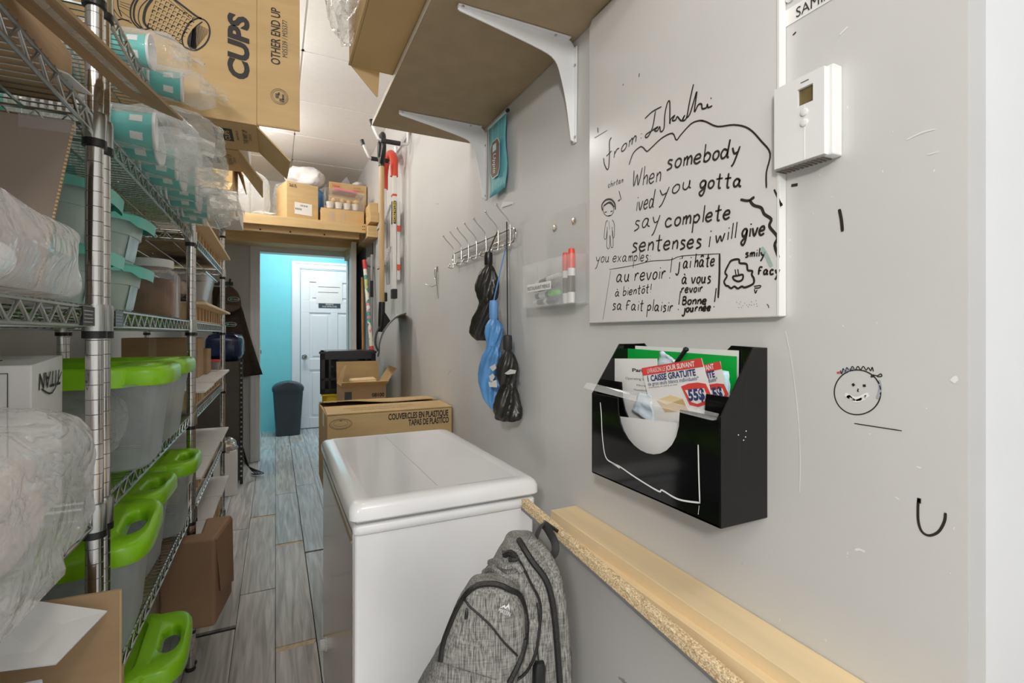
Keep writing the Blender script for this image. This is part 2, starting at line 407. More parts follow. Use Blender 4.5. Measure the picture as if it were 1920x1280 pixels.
# ================================================================== THE SETTING
XR, XL, YF, HC = .72, -.77, 5.30, 2.72
def st(name, b, m, parent=None, **k):
    return b.build(name, m, parent, kind='structure', **k)
# floor: laminate boards with the open joints where they have slipped, over a pale underlay
st('floor_underlay', MB().box((-3, -2.5, -.06), (3, 7.2, -.012)), 'sub')
fb = MB(); gb_ = MB()
joints = {0: [(2.09, 2.125, 1), (3.13, 3.165, 1), (4.13, 4.136, 0)], -1: [(2.62, 2.626, 0), (3.66, 3.70, 1), (4.75, 4.755, 0)], 1: [(1.2, 1.206, 0), (2.965, 2.985, 0), (4.3, 4.305, 0)], -2: [(2.33, 2.365, 0), (3.5, 3.505, 0)]}
rnd = random.Random(4)
for k in range(-20, 20):
    x0, x1 = k * .15 + .0012, (k + 1) * .15 - .0012
    if k == 0: x1 -= .002
    js = sorted(joints.get(k, []))
    ys = [-2.5]
    y = -2.5
    if not js:
        y += rnd.uniform(.3, 1.1)
        while y < 7: js.append((y, y + .003, 0)); y += 1.05
    else:
        js = [(-1.4 + .2 * k, -1.396 + .2 * k, 0)] + js + [(5.9 + .1 * k, 5.903 + .1 * k, 0)]
    a = -2.5
    for j in list(js) + [(7.2, 7.2, 0)]:
        if j[0] > a: fb.box((x0, a, -.012), (x1, j[0], rnd.uniform(-.0008, 0)))
        a = j[1]
        if len(j) > 2 and j[2]: gb_.box((x0, j[0] + .006, -.0125), (x1, j[1], -.004))
st('floor', fb, 'floor'); st('floor_gaps', gb_, 'gap')
# ceiling of lay-in panels
cb = MB(); cb.box((-3, -2.5, HC + .02), (3, 7.2, HC + .06), 0)
for i in range(-5, 5):
    for j in range(-4, 8):
        x0, y0 = .13 + .6 * i, 2.79 + .6 * j - .6
        if x0 + .6 < XL - .6 or y0 > YF: continue
        cb.box((x0 + .006, y0 + .006, HC - .004), (x0 + .594, min(y0 + .594, 7.1), HC + .02), 0)
        cb.box((x0 - .011, y0, HC), (x0 + .011, y0 + .6, HC + .018), 1); cb.box((x0, y0 - .011, HC), (x0 + .6, y0 + .011, HC + .018), 1)
st('ceiling', cb, ['ceil', 'trim'])
wr = st('wall_right', MB().box((XR, .2775, 0), (XR + .12, YF + .1, HC)), 'wall')
st('wall_end', MB().box((XR + .0005, .262, 0), (1.9, .2774, HC)), 'wallend')
st('wall_left', MB().box((XL - .1, .0, 0), (XL, YF, HC)), 'wall')
st('wall_far', MB().box((XL, YF, 0), (-.15, YF + .12, HC)).box((.69, YF, 0), (XR, YF + .12, HC)).box((-.15, YF, 2.035), (.69, YF + .12, HC)), 'wall')
st('wall_right_strip', MB().box((XR - .012, 4.36, .0), (XR - .0005, YF - .001, 2.04)), 'walldark')  # thin blue-grey sheet over the far stretch of the right wall
tb = MB()
def casing(b, x0, x1, z1, y, w=.075):
    """stepped door casing on the -Y side"""
    for k, (d, a, c) in enumerate(((.012, 0, w), (.02, .012, w - .006), (.026, w - .03, w - .008))):
        b.box((x0 - c, y - d, 0), (x0 - a, y, z1 + c)); b.box((x1 + a, y - d, 0), (x1 + c, y, z1 + c)); b.box((x0 - a, y - d, z1 + a), (x1 + a, y, z1 + c))
casing(tb, -.15, .69, 2.035, YF)
tb.box((-.15, YF, 0), (-.135, YF + .13, 2.035)).box((.675, YF, 0), (.69, YF + .13, 2.035)).box((-.135, YF, 2.02), (.675, YF + .13, 2.035))
st('trim_1', tb, 'trim', bevel=.002)
# the room beyond
YB = 6.85
st('wall_back', MB().box((-1.6, YB, 0), (1.9, YB + .1, HC)).box((-1.6, YF + .12, 0), (-1.5, YB, HC)).box((1.8, YF + .12, 0), (1.9, YB, HC)), 'turq')
tb = MB(); casing(tb, .285, 1.10, 2.06, YB, .10)
st('trim_2', tb, 'door', bevel=.003)
d = thing('door_1', 'white six panel door in the turquoise room beyond the doorway', 'door', (.69, YB - .015, 0)); d['kind'] = 'structure'
b = MB()
x0, x1, yd = .292, 1.095, YB - .012
b.box((x0, yd - .002, .01), (x1, YB - .001, 2.05))
cols = [(x0 + .105, x0 + .36), (x0 + .45, x1 - .105)]
rows_ = [(.14, .76), (.90, 1.50), (1.66, 1.90)]
xs = [x0] + [v for c in cols for v in c] + [x1]; zs = [.01] + [v for r in rows_ for v in r] + [2.05]
for i in range(len(xs) - 1):
    for j in range(len(zs) - 1):
        if i % 2 == 1 and j % 2 == 1:
            b.box((xs[i] + .035, yd - .011, zs[j] + .035), (xs[i + 1] - .035, yd, zs[j + 1] - .035))
        else: b.box((xs[i], yd - .014, zs[j]), (xs[i + 1], yd, zs[j + 1]))
b.build('door_leaf', 'door', d, bevel=.004)
b = MB(); T = Matrix.Rotation(PI / 2, 4, 'X')
b.lathe([(.033, 0), (.033, .006), (.012, .01), (.012, .035), (.028, .045), (.03, .06), (.02, .07), (0.001, .071)], (x0 + .045, yd - .014, .93), 20, T=T)
b.build('door_knob', 'steel', d, smooth=True)
sg = tag(MB().box((.475, yd - .0165, 1.625), (.80, yd - .0152, 1.93)).build('paper_notice', 'paper'), 'white paper notice taped on the far white door', 'notice')
for k, z in enumerate((1.835, 1.765)): MB().box((.50, yd - .0172, z), (.77 - .02 * k, yd - .0166, z + .007)).build('printed_line', 'inkgrey', sg)
sg = tag(MB().box((.505, yd - .0185, 1.565), (.775, yd - .0152, 1.625)).build('door_sign', 'signblack'), 'small black staff-only sign below the paper on the far white door', 'sign')
text('RÉSERVÉ', (.64, yd - .019, 1.601), (1, 0, 0), LZ, .026, 'paper', sg, align='CENTER')
text('AUX EMPLOYÉS', (.64, yd - .019, 1.574), (1, 0, 0), LZ, .026, 'paper', sg, align='CENTER')
# open door of this room, edge on
d = thing('door_2', 'white door standing open against the right wall, seen edge on', 'door', (.66, 4.8, 0)); d['kind'] = 'structure'
b = MB()
p0, p1 = Vector((.583, 4.34, .012)), Vector((.684, 5.265, .012)); n = (p1 - p0).cross(LZ).normalized() * .04; h = LZ * 2.0
if n.x < 0: n = -n
b.hexa([p0, p0 + n * 0 + (p1 - p0), p1 + n, p0 + n, p0 + h, p1 + h, p1 + n + h, p0 + n + h]); b.build('door_leaf', 'trim', d, bevel=.002)
b = MB(); b.box((.597, 4.336, .92), (.612, 4.34, 1.06)); b.build('latch_plate', 'steel', d)
# ================================================================== WIRE SHELVING
LV = [.19, .585, .935, 1.277, 1.605, 1.845]
XS, XD = -.28, -.642
def wire_shelf(y0, y1, z, parent):
    b = MB(); r = .0032
    xa, xb = XS, XD
    for x in (xa, xb):
        b.tube([(x, y0, z - .004), (x, y1, z - .004)], r, 6); b.tube([(x, y0, z - .034), (x, y1, z - .034)], r, 6)
        n = int((y1 - y0 - .04) / .028); ys = [y0 + .02 + (y1 - y0 - .04) * i / n for i in range(n + 1)]
        b.tube([(x, yy, z - .006 if i % 2 else z - .032) for i, yy in enumerate(ys)], .0026, 6)
    for y in (y0, y1):
        b.tube([(xa, y, z - .004), (xb, y, z - .004)], r, 6); b.tube([(xa, y, z - .034), (xb, y, z - .034)], r, 6)
        n = 16; b.tube([(xa + (xb - xa) * (.04 + .92 * i / n), y, z - .006 if i % 2 else z - .032) for i in range(n + 1)], .0019, 4)
    n = int((y1 - y0) / .0215)
    for i in range(1, n): b.tube([(xa + .003, y0 + (y1 - y0) * i / n, z - .0012), (xb, y0 + (y1 - y0) * i / n, z - .0012)], .0014, 4)
    for f in (.25, .5, .75): b.tube([(xa + (xb - xa) * f, y0, z - .0052), (xa + (xb - xa) * f, y1, z - .0052)], .0026, 5)
    for x in (xa, xb):
        for y in (y0, y1): b.lathe([(.0168, -.043), (.0173, -.004), (.0160, .003), (.0145, .003)], (x, y, z), 16)
    o = b.build('wire_shelf', 'wire', parent, smooth=50)
    return o
def post(x, y, parent):
    b = MB(); pr = [(.0127, .012)]
    z = .05; R = []
    zz = .012
    pts = [(.0127, .012, 0)]
    while z < 1.835:
        pts += [(.0127, z - .0007, 0), (.0121, z - .0003, 1), (.0121, z + .0003, 1), (.0127, z + .0007, 0)]; z += .0254
    pts.append((.0127, 1.8475, 0)); pts.append((.004, 1.8485, 0))
    n = 16
    for k, (r, z, m) in enumerate(pts[:-1]):
        r2, z2, m2 = pts[k + 1]
        b.rings([[Vector((x + rr * math.cos(2 * PI * j / n), y + rr * math.sin(2 * PI * j / n), q)) for j in range(n)] for rr, q in ((r, z), (r2, z2))], 1 if m and m2 else 0, k == 0, k == len(pts) - 2)
    o = b.build('post', ['chrome', 'groove'], parent, smooth=40)
    for z in LV: MB().lathe([(.0132, -.056), (.0173, -.055), (.0173, -.043), (.0140, -.042)], (x, y, z), 16).build('post_clip', 'black', o, smooth=40)
    MB().lathe([(.0165, 0), (.0165, .008), (.006, .014)], (x, y, 0), 12).build('levelling_foot', 'blackmatte', o)
UN = [(.058, 1.068, 'chrome wire shelving unit nearest the camera, holding bagged goods'),
      (1.107, 2.12, 'chrome wire shelving unit holding the green lidded totes and teal tubs'),
      (2.155, 3.32, 'chrome wire shelving unit nearest the doorway, holding slatted crates')]
for i, (y0, y1, lab) in enumerate(UN):
    u = thing('wire_shelving', lab, 'shelving', ((XS + XD) / 2, (y0 + y1) / 2, 0), 'chrome wire shelving units')
    for x in (XS, XD):
        for y in (y0, y1): post(x, y, u)
    for z in LV: wire_shelf(y0, y1, z, u)
    if i < 2:
        for (zt, ya, yb) in ([(1.277, y1 - .075, y1 - .019)] if i == 0 else [(1.277, y0 + .06, y0 + .115)]):
            t = MB().box((XS + .004, ya, zt - .034), (XS + .0055, yb, zt - .003)).build('shelf_tag', 'black', u)
            q = MB()
            for k in range(4): q.box((XS + .0056, ya + .004, zt - .011 - .006 * k), (XS + .0058, yb - .008 - .004 * (k % 2), zt - .0095 - .006 * k))
            q.build('tag_print', 'greyplastic', t)
# ================================================================== CARTONS
def wallbox(b, x0, x1, y0, y1, z0, z1, t=.004, top=False, bottom=True):
    b.box((x0, y0, z0), (x1, y0 + t, z1)); b.box((x0, y1 - t, z0), (x1, y1, z1)); b.box((x0, y0 + t, z0), (x0 + t, y1 - t, z1)); b.box((x1 - t, y0 + t, z0), (x1, y1 - t, z1))
    if bottom: b.box((x0 + t, y0 + t, z0), (x1 - t, y1 - t, z0 + t))
    if top: b.box((x0 + t, y0 + t, z1 - t), (x1 - t, y1 - t, z1))
# --- two cup cartons lying on the top shelf, mouths to the aisle
ZC = 1.852
c1 = thing('cup_carton', 'big kraft carton printed CUPS and a cone, jutting over the aisle', 'carton', (-.32, 1.775, ZC), 'cartons on the top shelf')
b = MB(); t = .005
x0, x1, y0, y1, z0, z1 = -.60, -.05, 1.65, 1.895, ZC, 2.44
b.box((x0, y0, z0), (x1, y0 + t, z1)).box((x0, y1 - t, z0), (x1, y1, z1)).box((x0, y0, z0), (x1, y1, z0 + t)).box((x0, y0, z1 - t), (x1, y1, z1)).box((x0, y0, z0), (x0 + t, y1, z1))
b.build('body', 'kraft', c1, bevel=.003)
MB().hexa([(x1, y0, z0 + .008), (.068, y0 + .006, z0 + .012), (.068, y0 + .011, z0 + .012), (x1, y0 + .005, z0 + .008), (x1, y0, z1), (.068, y0 + .006, z1), (.068, y0 + .011, z1), (x1, y0 + .005, z1)]).build('flap', 'kraft', c1, bevel=.0015)
b = MB(); e = [(x1 - .001, y0, z0 + .006), (.068, y0 + .004, z0 + .01)]
b.tube([Vector(e[0]) + Vector((.002, .004, .002)), Vector((.01, y0 + .004, z0 + .010)), Vector(e[1]) + Vector((0, .004, .002))], .006, 8); b.build('folded_edge', 'kraft', c1, smooth=True)
MB().plate([(x1, y0 + .01, z0 + .002), (.042, y0 + .012, z0 - .088), (.036, y1 - .005, z0 - .078), (x1, y1 - .005, z0 + .002)], .004).build('flap', 'kraft', c1)
MB().plate([(x1, y1 - .004, z0 + .14), (.055, y1 + .02, z0 + .16), (.055, y1 + .02, z1), (x1, y1 - .004, z1)], .004).build('flap', 'kraft2', c1)
def pl(pts, y): return [onY(px, py, y) for px, py in pts]
NY = (0, -1, 0)
ya = y0 - .0008
def cone_px(p): return (200 + p[0] / 6.4, p[1] / 6.4)
def Zc(*pts): return pl([cone_px(p) for p in pts], ya)
art = MB()
for s, w in (([(1105, 215), (1000, 265), (930, 380), (905, 470), (930, 560), (985, 580)], .007), ([(1105, 215), (1180, 245), (1230, 320), (1232, 430), (1180, 530), (1080, 600), (1000, 595), (930, 560)], .008),
             ([(1150, 260), (1060, 330), (990, 430), (975, 520), (1010, 590)], .006), ([(770, -40), (900, 60), (1070, 190), (1140, 225)], .011), ([(700, -40), (1010, 225)], .003), ([(760, -40), (1040, 225)], .003),
             ([(535, 335), (600, 400), (740, 455), (910, 530)], .006), ([(480, 320), (560, 350), (700, 430), (900, 500)], .0025),
             ([(560, -30), (480, 80), (450, 180), (450, 270), (500, 335)], .012), ([(520, -30), (410, 80), (380, 200), (400, 290), (440, 345)], .004), ([(350, -30), (300, 60), (285, 150), (300, 240), (370, 325), (440, 355), (530, 335)], .007),
             ([(390, -30), (340, 60), (325, 170), (345, 260), (420, 340)], .008), ([(100, 265), (170, 230), (250, 250), (300, 280)], .005), ([(60, 200), (110, 240), (170, 225)], .004), ([(130, -30), (140, 90), (180, 200)], .005), ([(145, 110), (280, 215)], .003), ([(60, 60), (150, 200), (280, 250)], .003), ([(70, -20), (60, 50), (90, 150)], .006), ([(0, 60), (60, 110), (50, 40)], .004), ([(160, 20), (290, 60)], .003), ([(150, 70), (285, 130)], .003), ([(160, 45), (290, 100)], .003)):
    art.ribbon(Zc(*s), w * .55, NY)
# lattice of the wafer
def lerp(a, b, f): return (a[0] + (b[0] - a[0]) * f, a[1] + (b[1] - a[1]) * f)
TL, TR, BR, BL = (600, -60), (1090, 225), (905, 520), (480, 320)
for r_ in range(7):
    for c_ in range(9):
        u, v = (c_ + .2) / 9, (r_ + .18) / 7
        du, dv = .62 / 9, .62 / 7
        Q = lambda u, v: lerp(lerp(TL, TR, u), lerp(BL, BR, u), v)
        art.ribbon(Zc(Q(u + du, v), Q(u, v), Q(u, v + dv)), .0022 + .0016 * ((r_ + c_) % 3 == 0), NY, smooth=False)
for k in range(12):
    xx = 1010 + k * 17
    art.ribbon(Zc((xx + 25, 300 + abs(k - 5) * 9), (xx, 575 - max(0, k - 4) * 22)), .0035 - .0002 * k, NY, smooth=False)
art.add(Zc((975, 520), (1000, 420), (1070, 320), (1075, 590), (1010, 590)), [(0, 1, 2, 3, 4)])
for v in art.v: v.y = ya
art.build('printed_cone', 'ink', c1)
def tface(body, pxa, pya, pxb, pyb, size_px, parent, mt='ink', name='lettering', yy=ya, **k):
    """line of print running between two measured points of an upright face"""
    A, B = onY(pxa, pya, yy), onY(pxb, pyb, yy); d = B - A
    n = Vector((0, -1, 0)); up = n.cross(d).normalized()
    return text(body, A, d, up, size_px, mt, parent, name, fit=d.length, **k)
tface('CUPS', 465, 153, 465, 34, .072, c1, bold=.0034, shear=.12)
tface('OTHER END UP', 525, 123, 525, 18, .036, c1, bold=.0004, yy=y0 + .0018)
tface('M35339 / M35377', 539, 109, 539, 40, .021, c1, 'inkgrey', yy=y0 + .0030)
sl = MB(); cc = onY(524, 181, y0 + .0022)
for r, w in ((.0235, .0012), (.019, .001)):
    sl.ribbon([cc + Vector((r * math.cos(a * PI / 12), -.001, r * .98 * math.sin(a * PI / 12))) for a in range(25)], w, NY)
for dx, dz, w, h in ((-.011, -.006, .009, .014), (0, -.014, .012, .008), (.007, -.008, .006, .016), (-.004, .004, .005, .008)): sl.box((cc.x + dx, cc.y - .0012, cc.z + dz), (cc.x + dx + w, cc.y - .001, cc.z + dz + h))
sl.build('printed_seal', 'inkgrey', c1)
# print on the undersides
def under(body, O, ux, size, parent, fit, mt='ink', **k):
    ux = Vector(ux); uy = Vector((0, 0, -1)).cross(ux); return text(body, O, ux, uy, size, mt, parent, 'lettering', fit=fit, **k)
def underprint(c, xo, ya_, z):
    under('GOBLETS', (xo - .165, ya_ + .215, z), (0, -1, 0), .04, c, .19, bold=.0006)
    under('CUPS', (xo - .235, ya_ + .215, z), (0, -1, 0), .04, c, .11, bold=.0006)
    lg = MB().box((xo - .19 + .085, ya_ + .06, z - .0006), (xo - .14 + .085, ya_ + .165, z - .0002)); lg.build('printed_logo', 'ink', c)
    under('FINE', (xo - .085, ya_ + .155, z - .0005), (0, -1, 0), .02, c, .08, 'kraft', bold=.0006); under('CUPS', (xo - .064, ya_ + .155, z - .0005), (0, -1, 0), .02, c, .08, 'kraft', bold=.0006)
    under('ESSENTIELLES', (xo - .040, ya_ + .145, z), (0, -1, 0), .009, c, .08, 'inkgrey')
    under('THIS WAY UP', (xo - .014, ya_ + .17, z), (0, -1, 0), .02, c, .12, 'inkgrey', bold=.0003); under('OPEN', (xo - .003, ya_ + .14, z), (0, -1, 0), .012, c, .06, 'inkgrey')
underprint(c1, x1 - .015, y0, z0)
c2 = thing('cup_carton', 'kraft carton behind the big CUPS carton, its flap hanging open', 'carton', (-.38, 2.03, ZC), 'cartons on the top shelf')
b = MB(); xa, xb, yc0, yc1 = -.66, -.113, 1.903, 2.15
b.box((xa, yc0, z0), (xb, yc0 + t, z1)).box((xa, yc1 - t, z0), (xb, yc1, z1)).box((xa, yc0, z0), (xb, yc1, z0 + t)).box((xa, yc0, z1 - t), (xb, yc1, z1)).box((xa, yc0, z0), (xa + t, yc1, z1))
b.build('body', 'kraft', c2, bevel=.003)
MB().plate([(xb, yc0 + .01, z0 + .002), (xb + .072, yc0 + .015, z0 - .088), (xb + .068, yc1 - .005, z0 - .09), (xb, yc1 - .005, z0 + .002)], .004).build('flap', 'kraft', c2)
underprint(c2, xb - .012, yc0, z0)
lb = tag(MB().box((-.30, 1.92, ZC + .007), (-.085, 2.13, ZC + .075)).build('white_box', 'white', bevel=.002), 'white box poking out of the rear cup carton', 'box')
# --- flapped box on the near unit
fbx = thing('flapped_carton', 'brown carton overhead on near shelf, its long flap hanging into the aisle', 'carton', (-.45, .75, 1.608))
b = MB(); wallbox(b, -.62, -.302, .35, 1.043, 1.608, 1.69); b.build('body', 'kraft2', fbx, bevel=.002)
h1, h0 = Vector((-.250, 1.12, 1.672)), Vector((-.340, .62, 1.650))
o1, o0 = Vector((-.168, 1.175, 1.660)), Vector((-.237, .62, 1.599))
m1 = (h1 * .45 + o1 * .55) + Vector((0, .02, .004)); m0 = (h0 * .45 + o0 * .55) + Vector((0, 0, .006))
fl = MB()
def band(a0, a1, b1, b0):
    fl.plate([a0, a1, b1, b0], .004)
band(h0, h1, m1, m0); band(m0, m1, o1, o0)
fl.build('flap', 'kraft2', fbx)
tp = MB(); N_ = (o1 - h1).cross(h0 - h1).normalized(); N_ = N_ if N_.z < 0 else -N_
a = m0.lerp(m1, .25); q = m0.lerp(m1, .82)
tp.ribbon([a + N_ * .004, (a + q) / 2 + N_ * .0045, q + N_ * .004], .016, N_); tp.build('tape_strip', 'filmlight', fbx)
MB().plate([(-.290, .92, 1.613), (-.289, .985, 1.614), (-.262, .995, 1.610), (-.272, .925, 1.609)], .002).build('torn_flap', 'white', fbx)
# --- tall brown board carton on eye-level shelf
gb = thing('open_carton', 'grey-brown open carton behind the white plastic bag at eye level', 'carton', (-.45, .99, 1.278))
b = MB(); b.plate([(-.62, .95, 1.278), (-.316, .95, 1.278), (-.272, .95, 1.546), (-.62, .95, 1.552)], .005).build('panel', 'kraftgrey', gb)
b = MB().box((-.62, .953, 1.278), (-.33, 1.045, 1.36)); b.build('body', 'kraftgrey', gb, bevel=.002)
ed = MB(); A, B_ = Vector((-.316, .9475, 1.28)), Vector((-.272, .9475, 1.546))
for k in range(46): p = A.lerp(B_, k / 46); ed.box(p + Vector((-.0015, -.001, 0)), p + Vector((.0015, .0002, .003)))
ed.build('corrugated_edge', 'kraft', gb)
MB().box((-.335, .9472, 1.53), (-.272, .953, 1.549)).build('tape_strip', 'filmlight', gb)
# --- white TITAN box
ti = tag(MB().hexa([(-.62, .985, .938), (-.335, .985, .938), (-.337, 1.115, .938), (-.62, 1.117, .938), (-.62, .985, 1.182), (-.333, .985, 1.182), (-.336, 1.115, 1.192), (-.62, 1.117, 1.192)]).build('glove_box', 'white', bevel=.002), 'white box with upside-down lettering behind the big clear bag', 'box')
text('TITAN', (-.3332, 1.096, 1.168), (0, -1, -.02), (0, 0, -1), .036, 'ink', ti, fit=.085, bold=.0006, shear=.15)
q = MB(); q.ribbon([(-.3328, 1.10, 1.164), (-.3328, 1.06, 1.132), (-.3328, 1.02, 1.142)], .003, (1, 0, 0)); q.build('swoosh_mark', 'ink', ti)
q = MB(); q.ribbon([(-.60, .9842, 1.170), (-.360, .9842, 1.170), (-.360, .9842, .95)], .0016, NY, smooth=False); q.build('printed_border', 'ink', ti)
MB().hexa([(-.56, 1.02, 1.1845), (-.39, 1.02, 1.1845), (-.39, 1.05, 1.187), (-.56, 1.05, 1.187), (-.56, 1.02, 1.1855), (-.39, 1.02, 1.1855), (-.39, 1.05, 1.188), (-.56, 1.05, 1.188)]).build('printed_band', 'ink', ti)
# --- bagged goods on the near unit
def sack(name, label, c, r, seed, fill, cf, rf, amp, freq, zmin, nu=64, nv=40, extra=None, film='film', p=4, fix=None):
    o = thing(name, label, 'bag', (c[0], c[1], zmin), 'bagged goods on the near shelves')
    b = MB(); blob(b, c, r, seed, amp, freq, nu, nv, p, zmin, 0, fix); 
    if extra: extra(b)
    b.build('plastic_bag', film, o, smooth=26)
    b = MB(); blob(b, cf, rf, seed + 3, amp * .6, freq * .8, 36, 20, 3, zmin + .004); b.build('contents', fill, o, smooth=40)
    return o
def bagfix(q):
    if q.x < -.266: q.z = max(q.z, .9375)
    else: q.z = max(q.z, .902)
    q.y = min(q.y, .945 + .10 * min(1, max(0, (q.x + .333) / .05)))
    return q
sack('bagged_goods', 'large clear plastic bag of off-white goods bulging off the near shelf', (-.405, .72, 1.010), (.158, .320, .116), 2, 'bagfill', (-.41, .71, 1.00), (.132, .285, .075), .034, 7, .9375, p=4, fix=bagfix)
sack('bagged_goods', 'clear plastic bag of white goods at eye level beside the post', (-.41, .68, 1.328), (.165, .255, .055), 5, 'bagfillwhite', (-.42, .67, 1.318), (.140, .235, .034), .026, 8, 1.2795, p=6, fix=lambda q: Vector((q.x, min(q.y, .940), max(q.z, 1.2795))))
# --- low open cartons
A, B_, C_, D_ = Vector((-.318, .975, .834)), Vector((-.240, .975, .790)), Vector((-.276, .892, .768)), Vector((-.345, .905, .785))
A2 = A + Vector((-.2, .03, .05)) * .6; D2 = D_ + Vector((-.2, -.05, .03)) * .6
w = thing('white_carton', 'white carton with its flap folded down on the low near shelf', 'carton', (-.38, .8, .586))
MB().plate([A2, B_, C_, D2], .004).build('flap', 'white', w)
MB().hexa([(-.60, .62, .587), (-.285, .62, .587), (-.285, .885, .587), (-.60, .885, .587), (-.60, .62, .752), (-.287, .62, .742), (-.287, .885, .757), (-.60, .885, .767)]).build('body', 'bluewhite', w, bevel=.003)
kb = thing('brown_carton', 'brown corrugated carton with a tall raised flap on low near shelf', 'carton', (-.36, 1.0, .586))
b = MB(); b.plate([(-.62, .995, .587), (-.228, .995, .587), (-.2285, .995, .813), (-.62, .995, .825)], .005).build('flap', 'kraft2', kb)
b = MB(); wallbox(b, -.62, -.235, .999, 1.05, .587, .66); b.build('body', 'kraft2', kb)
b = MB(); b.box((-.2282, .992, .587), (-.2262, .998, .812)); b.build('corrugated_edge', 'kraft', kb)

# ================================================================== TOTES
def make_tote(L, Wd, H, label, group):
    """origin: middle of the base; +X is the end that faces the aisle"""
    o = thing('storage_tote', label, 'tote', (0, 0, 0), group)
    b = MB(); n = 48
    S_ = [(0, 0, .0, L / 2 + .006, Wd / 2 - .03, 7), (0, 0, .006, L / 2 + .014, Wd / 2 - .021, 7), (0, 0, H * .55, L / 2 + .026, Wd / 2 - .013, 7), (0, 0, H - .045, L / 2 + .036, Wd / 2 - .009, 7), (0, 0, H - .036, L / 2 + .040, Wd / 2 - .007, 7)]
    b.loft(S_, n, cap1=False); b.build('body', 'tote', o, smooth=35)
    b = MB()
    z = H
    b.loft([(0, 0, z - .042, L / 2 - .006, Wd / 2 + .003, 7), (0, 0, z - .008, L / 2 - .004, Wd / 2 + .005, 7), (0, 0, z - .002, L / 2 - .008, Wd / 2 + .001, 7), (0, 0, z, L / 2 - .014, Wd / 2 - .006, 7), (0, 0, z, L / 2 - .04, Wd / 2 - .022, 6), (0, 0, z - .012, L / 2 - .05, Wd / 2 - .03, 6)], n, cap0=False)
    lid = b.build('lid', 'lime', o, smooth=45)
    for s in (1, -1):
        b = MB(); x = s * (L / 2 - .030); w2 = Wd / 2 - .012; n2 = 48
        def loop(kind, d, zz):
            r = []
            for q in range(n2):
                a = 2 * PI * q / n2; ca, sa = math.cos(a), math.sin(a)
                if kind: r.append(Vector((x + s * (.043 + (.022 + d) * ca), (.060 + d) * sa, zz)))
                else:
                    px_ = (.087 - d) * max(0, ca) ** .5 if ca > 0 else -.012
                    r.append(Vector((x + s * px_, (w2 - d) * math.copysign(abs(sa) ** (.5 if ca > 0 else .25), sa), zz)))
            return r if s > 0 else r[::-1]
        b.rings([loop(0, .003, z - .040), loop(0, 0, z - .036), loop(0, 0, z - .012), loop(0, .004, z - .003), loop(0, .012, z + .001), loop(1, .008, z - .001), loop(1, .002, z - .005), loop(1, 0, z - .012), loop(1, .003, z - .030)], 0, False, False)
        b.build('lid_handle', 'lime', lid, smooth=60)
    return o
GT = 'green lidded totes on the shelves'
tz = LV[2] + .002
t1 = make_tote(.40, .275, .222, 'clear tote with lime green lid at waist height, nearest the camera', GT)
t1.location = (-.465, 1.385, tz); t1.rotation_euler = (0, 0, .03)
cb_ = MB(); blob(cb_, (-.06 + .02, 0, .075), (.15, .105, .07), 9, .02, 12, 36, 20, 3, .006)
t1c = cb_.build('contents', 'food', t1, smooth=40, local=True)
cb_ = MB(); blob(cb_, (.05, -.01, .09), (.10, .11, .08), 12, .025, 14, 36, 22, 2.6, .008); cb_.build('inner_bag', 'film', t1, smooth=26, local=True)
t2 = dup(t1, (-.474, 1.688, tz), -.02, 'clear tote with lime green lid at waist height, second from the camera')
zl = LV[1] + .002
la = [('clear tote with raised lime green handle on the low shelf, nearest the camera', 1.31, .04), ('clear tote with lime green lid in the middle of the low shelf row', 1.645, -.03), ('clear tote with lime green lid at far end of low shelf, paper label', 1.955, .02)]
low = make_tote(.40, .285, .232, la[0][0], GT); low.location = (-.487, la[0][1], zl + .012); low.rotation_euler = (.09, 0, la[0][2])
for lb_, y, rz in la[1:]: last = dup(low, (-.487 if y > 1.8 else -.515, y, zl), rz, lb_)
lab = MB().box((.2285, -.06, .07), (.2295, -.01, .15)).build('paper_label', 'paper', last, local=True); MB().box((.2296, -.055, .09), (.2300, -.015, .145)).build('label_picture', 'brown', lab, local=True)
bt = make_tote(.40, .31, .275, 'clear tote with lime green lid on bottom shelf, handle out in the aisle', GT); bt.location = (-.452, 1.47, LV[0] + .002); bt.rotation_euler = (0, 0, .05)
# --- teal tubs
def make_tub(label):
    o = thing('teal_tub', label, 'tub', (0, 0, 0), 'teal lidded tubs')
    b = MB(); b.loft([(0, 0, 0, .100, .098, 3), (0, 0, .004, .108, .105, 3), (0, 0, .07, .122, .116, 2.9), (0, 0, .071, .126, .120, 2.9), (0, 0, .108, .131, .124, 2.8)], 40, cap1=False); b.build('body', 'tealtote', o, smooth=35)
    b = MB(); n = 48; R = []
    for z, k in ((.099, 1.0), (.113, 1.02), (.119, .98), (.122, .90), (.116, .86), (.116, .3)):
        r = []
        for j in range(n):
            a = 2 * PI * j / n; c, s = math.cos(a), math.sin(a); p = 3
            ex = 1 + (.06 if abs(c) > .9 else .02 * (abs(math.sin(a * 6)) > .8)) * (z < .115)
            r.append(Vector((.145 * k * ex * math.copysign(abs(c) ** (2 / p), c), .136 * k * ex * math.copysign(abs(s) ** (2 / p), s), z - .012 * (abs(c) > .9) * (z < .105))))
        R.append(r)
    b.rings(R, cap0=False); b.build('lid', 'teal', o, smooth=50)
    b = MB(); rows = []
    for i in range(5): rows.append([Vector((.1115 + .0032 * i, -.045 + .02 * j, .012 + .018 * i)) for j in range(5)])
    b.grid(rows).build('paper_label', 'sticker', o)
    return o
ze = LV[3] + .001
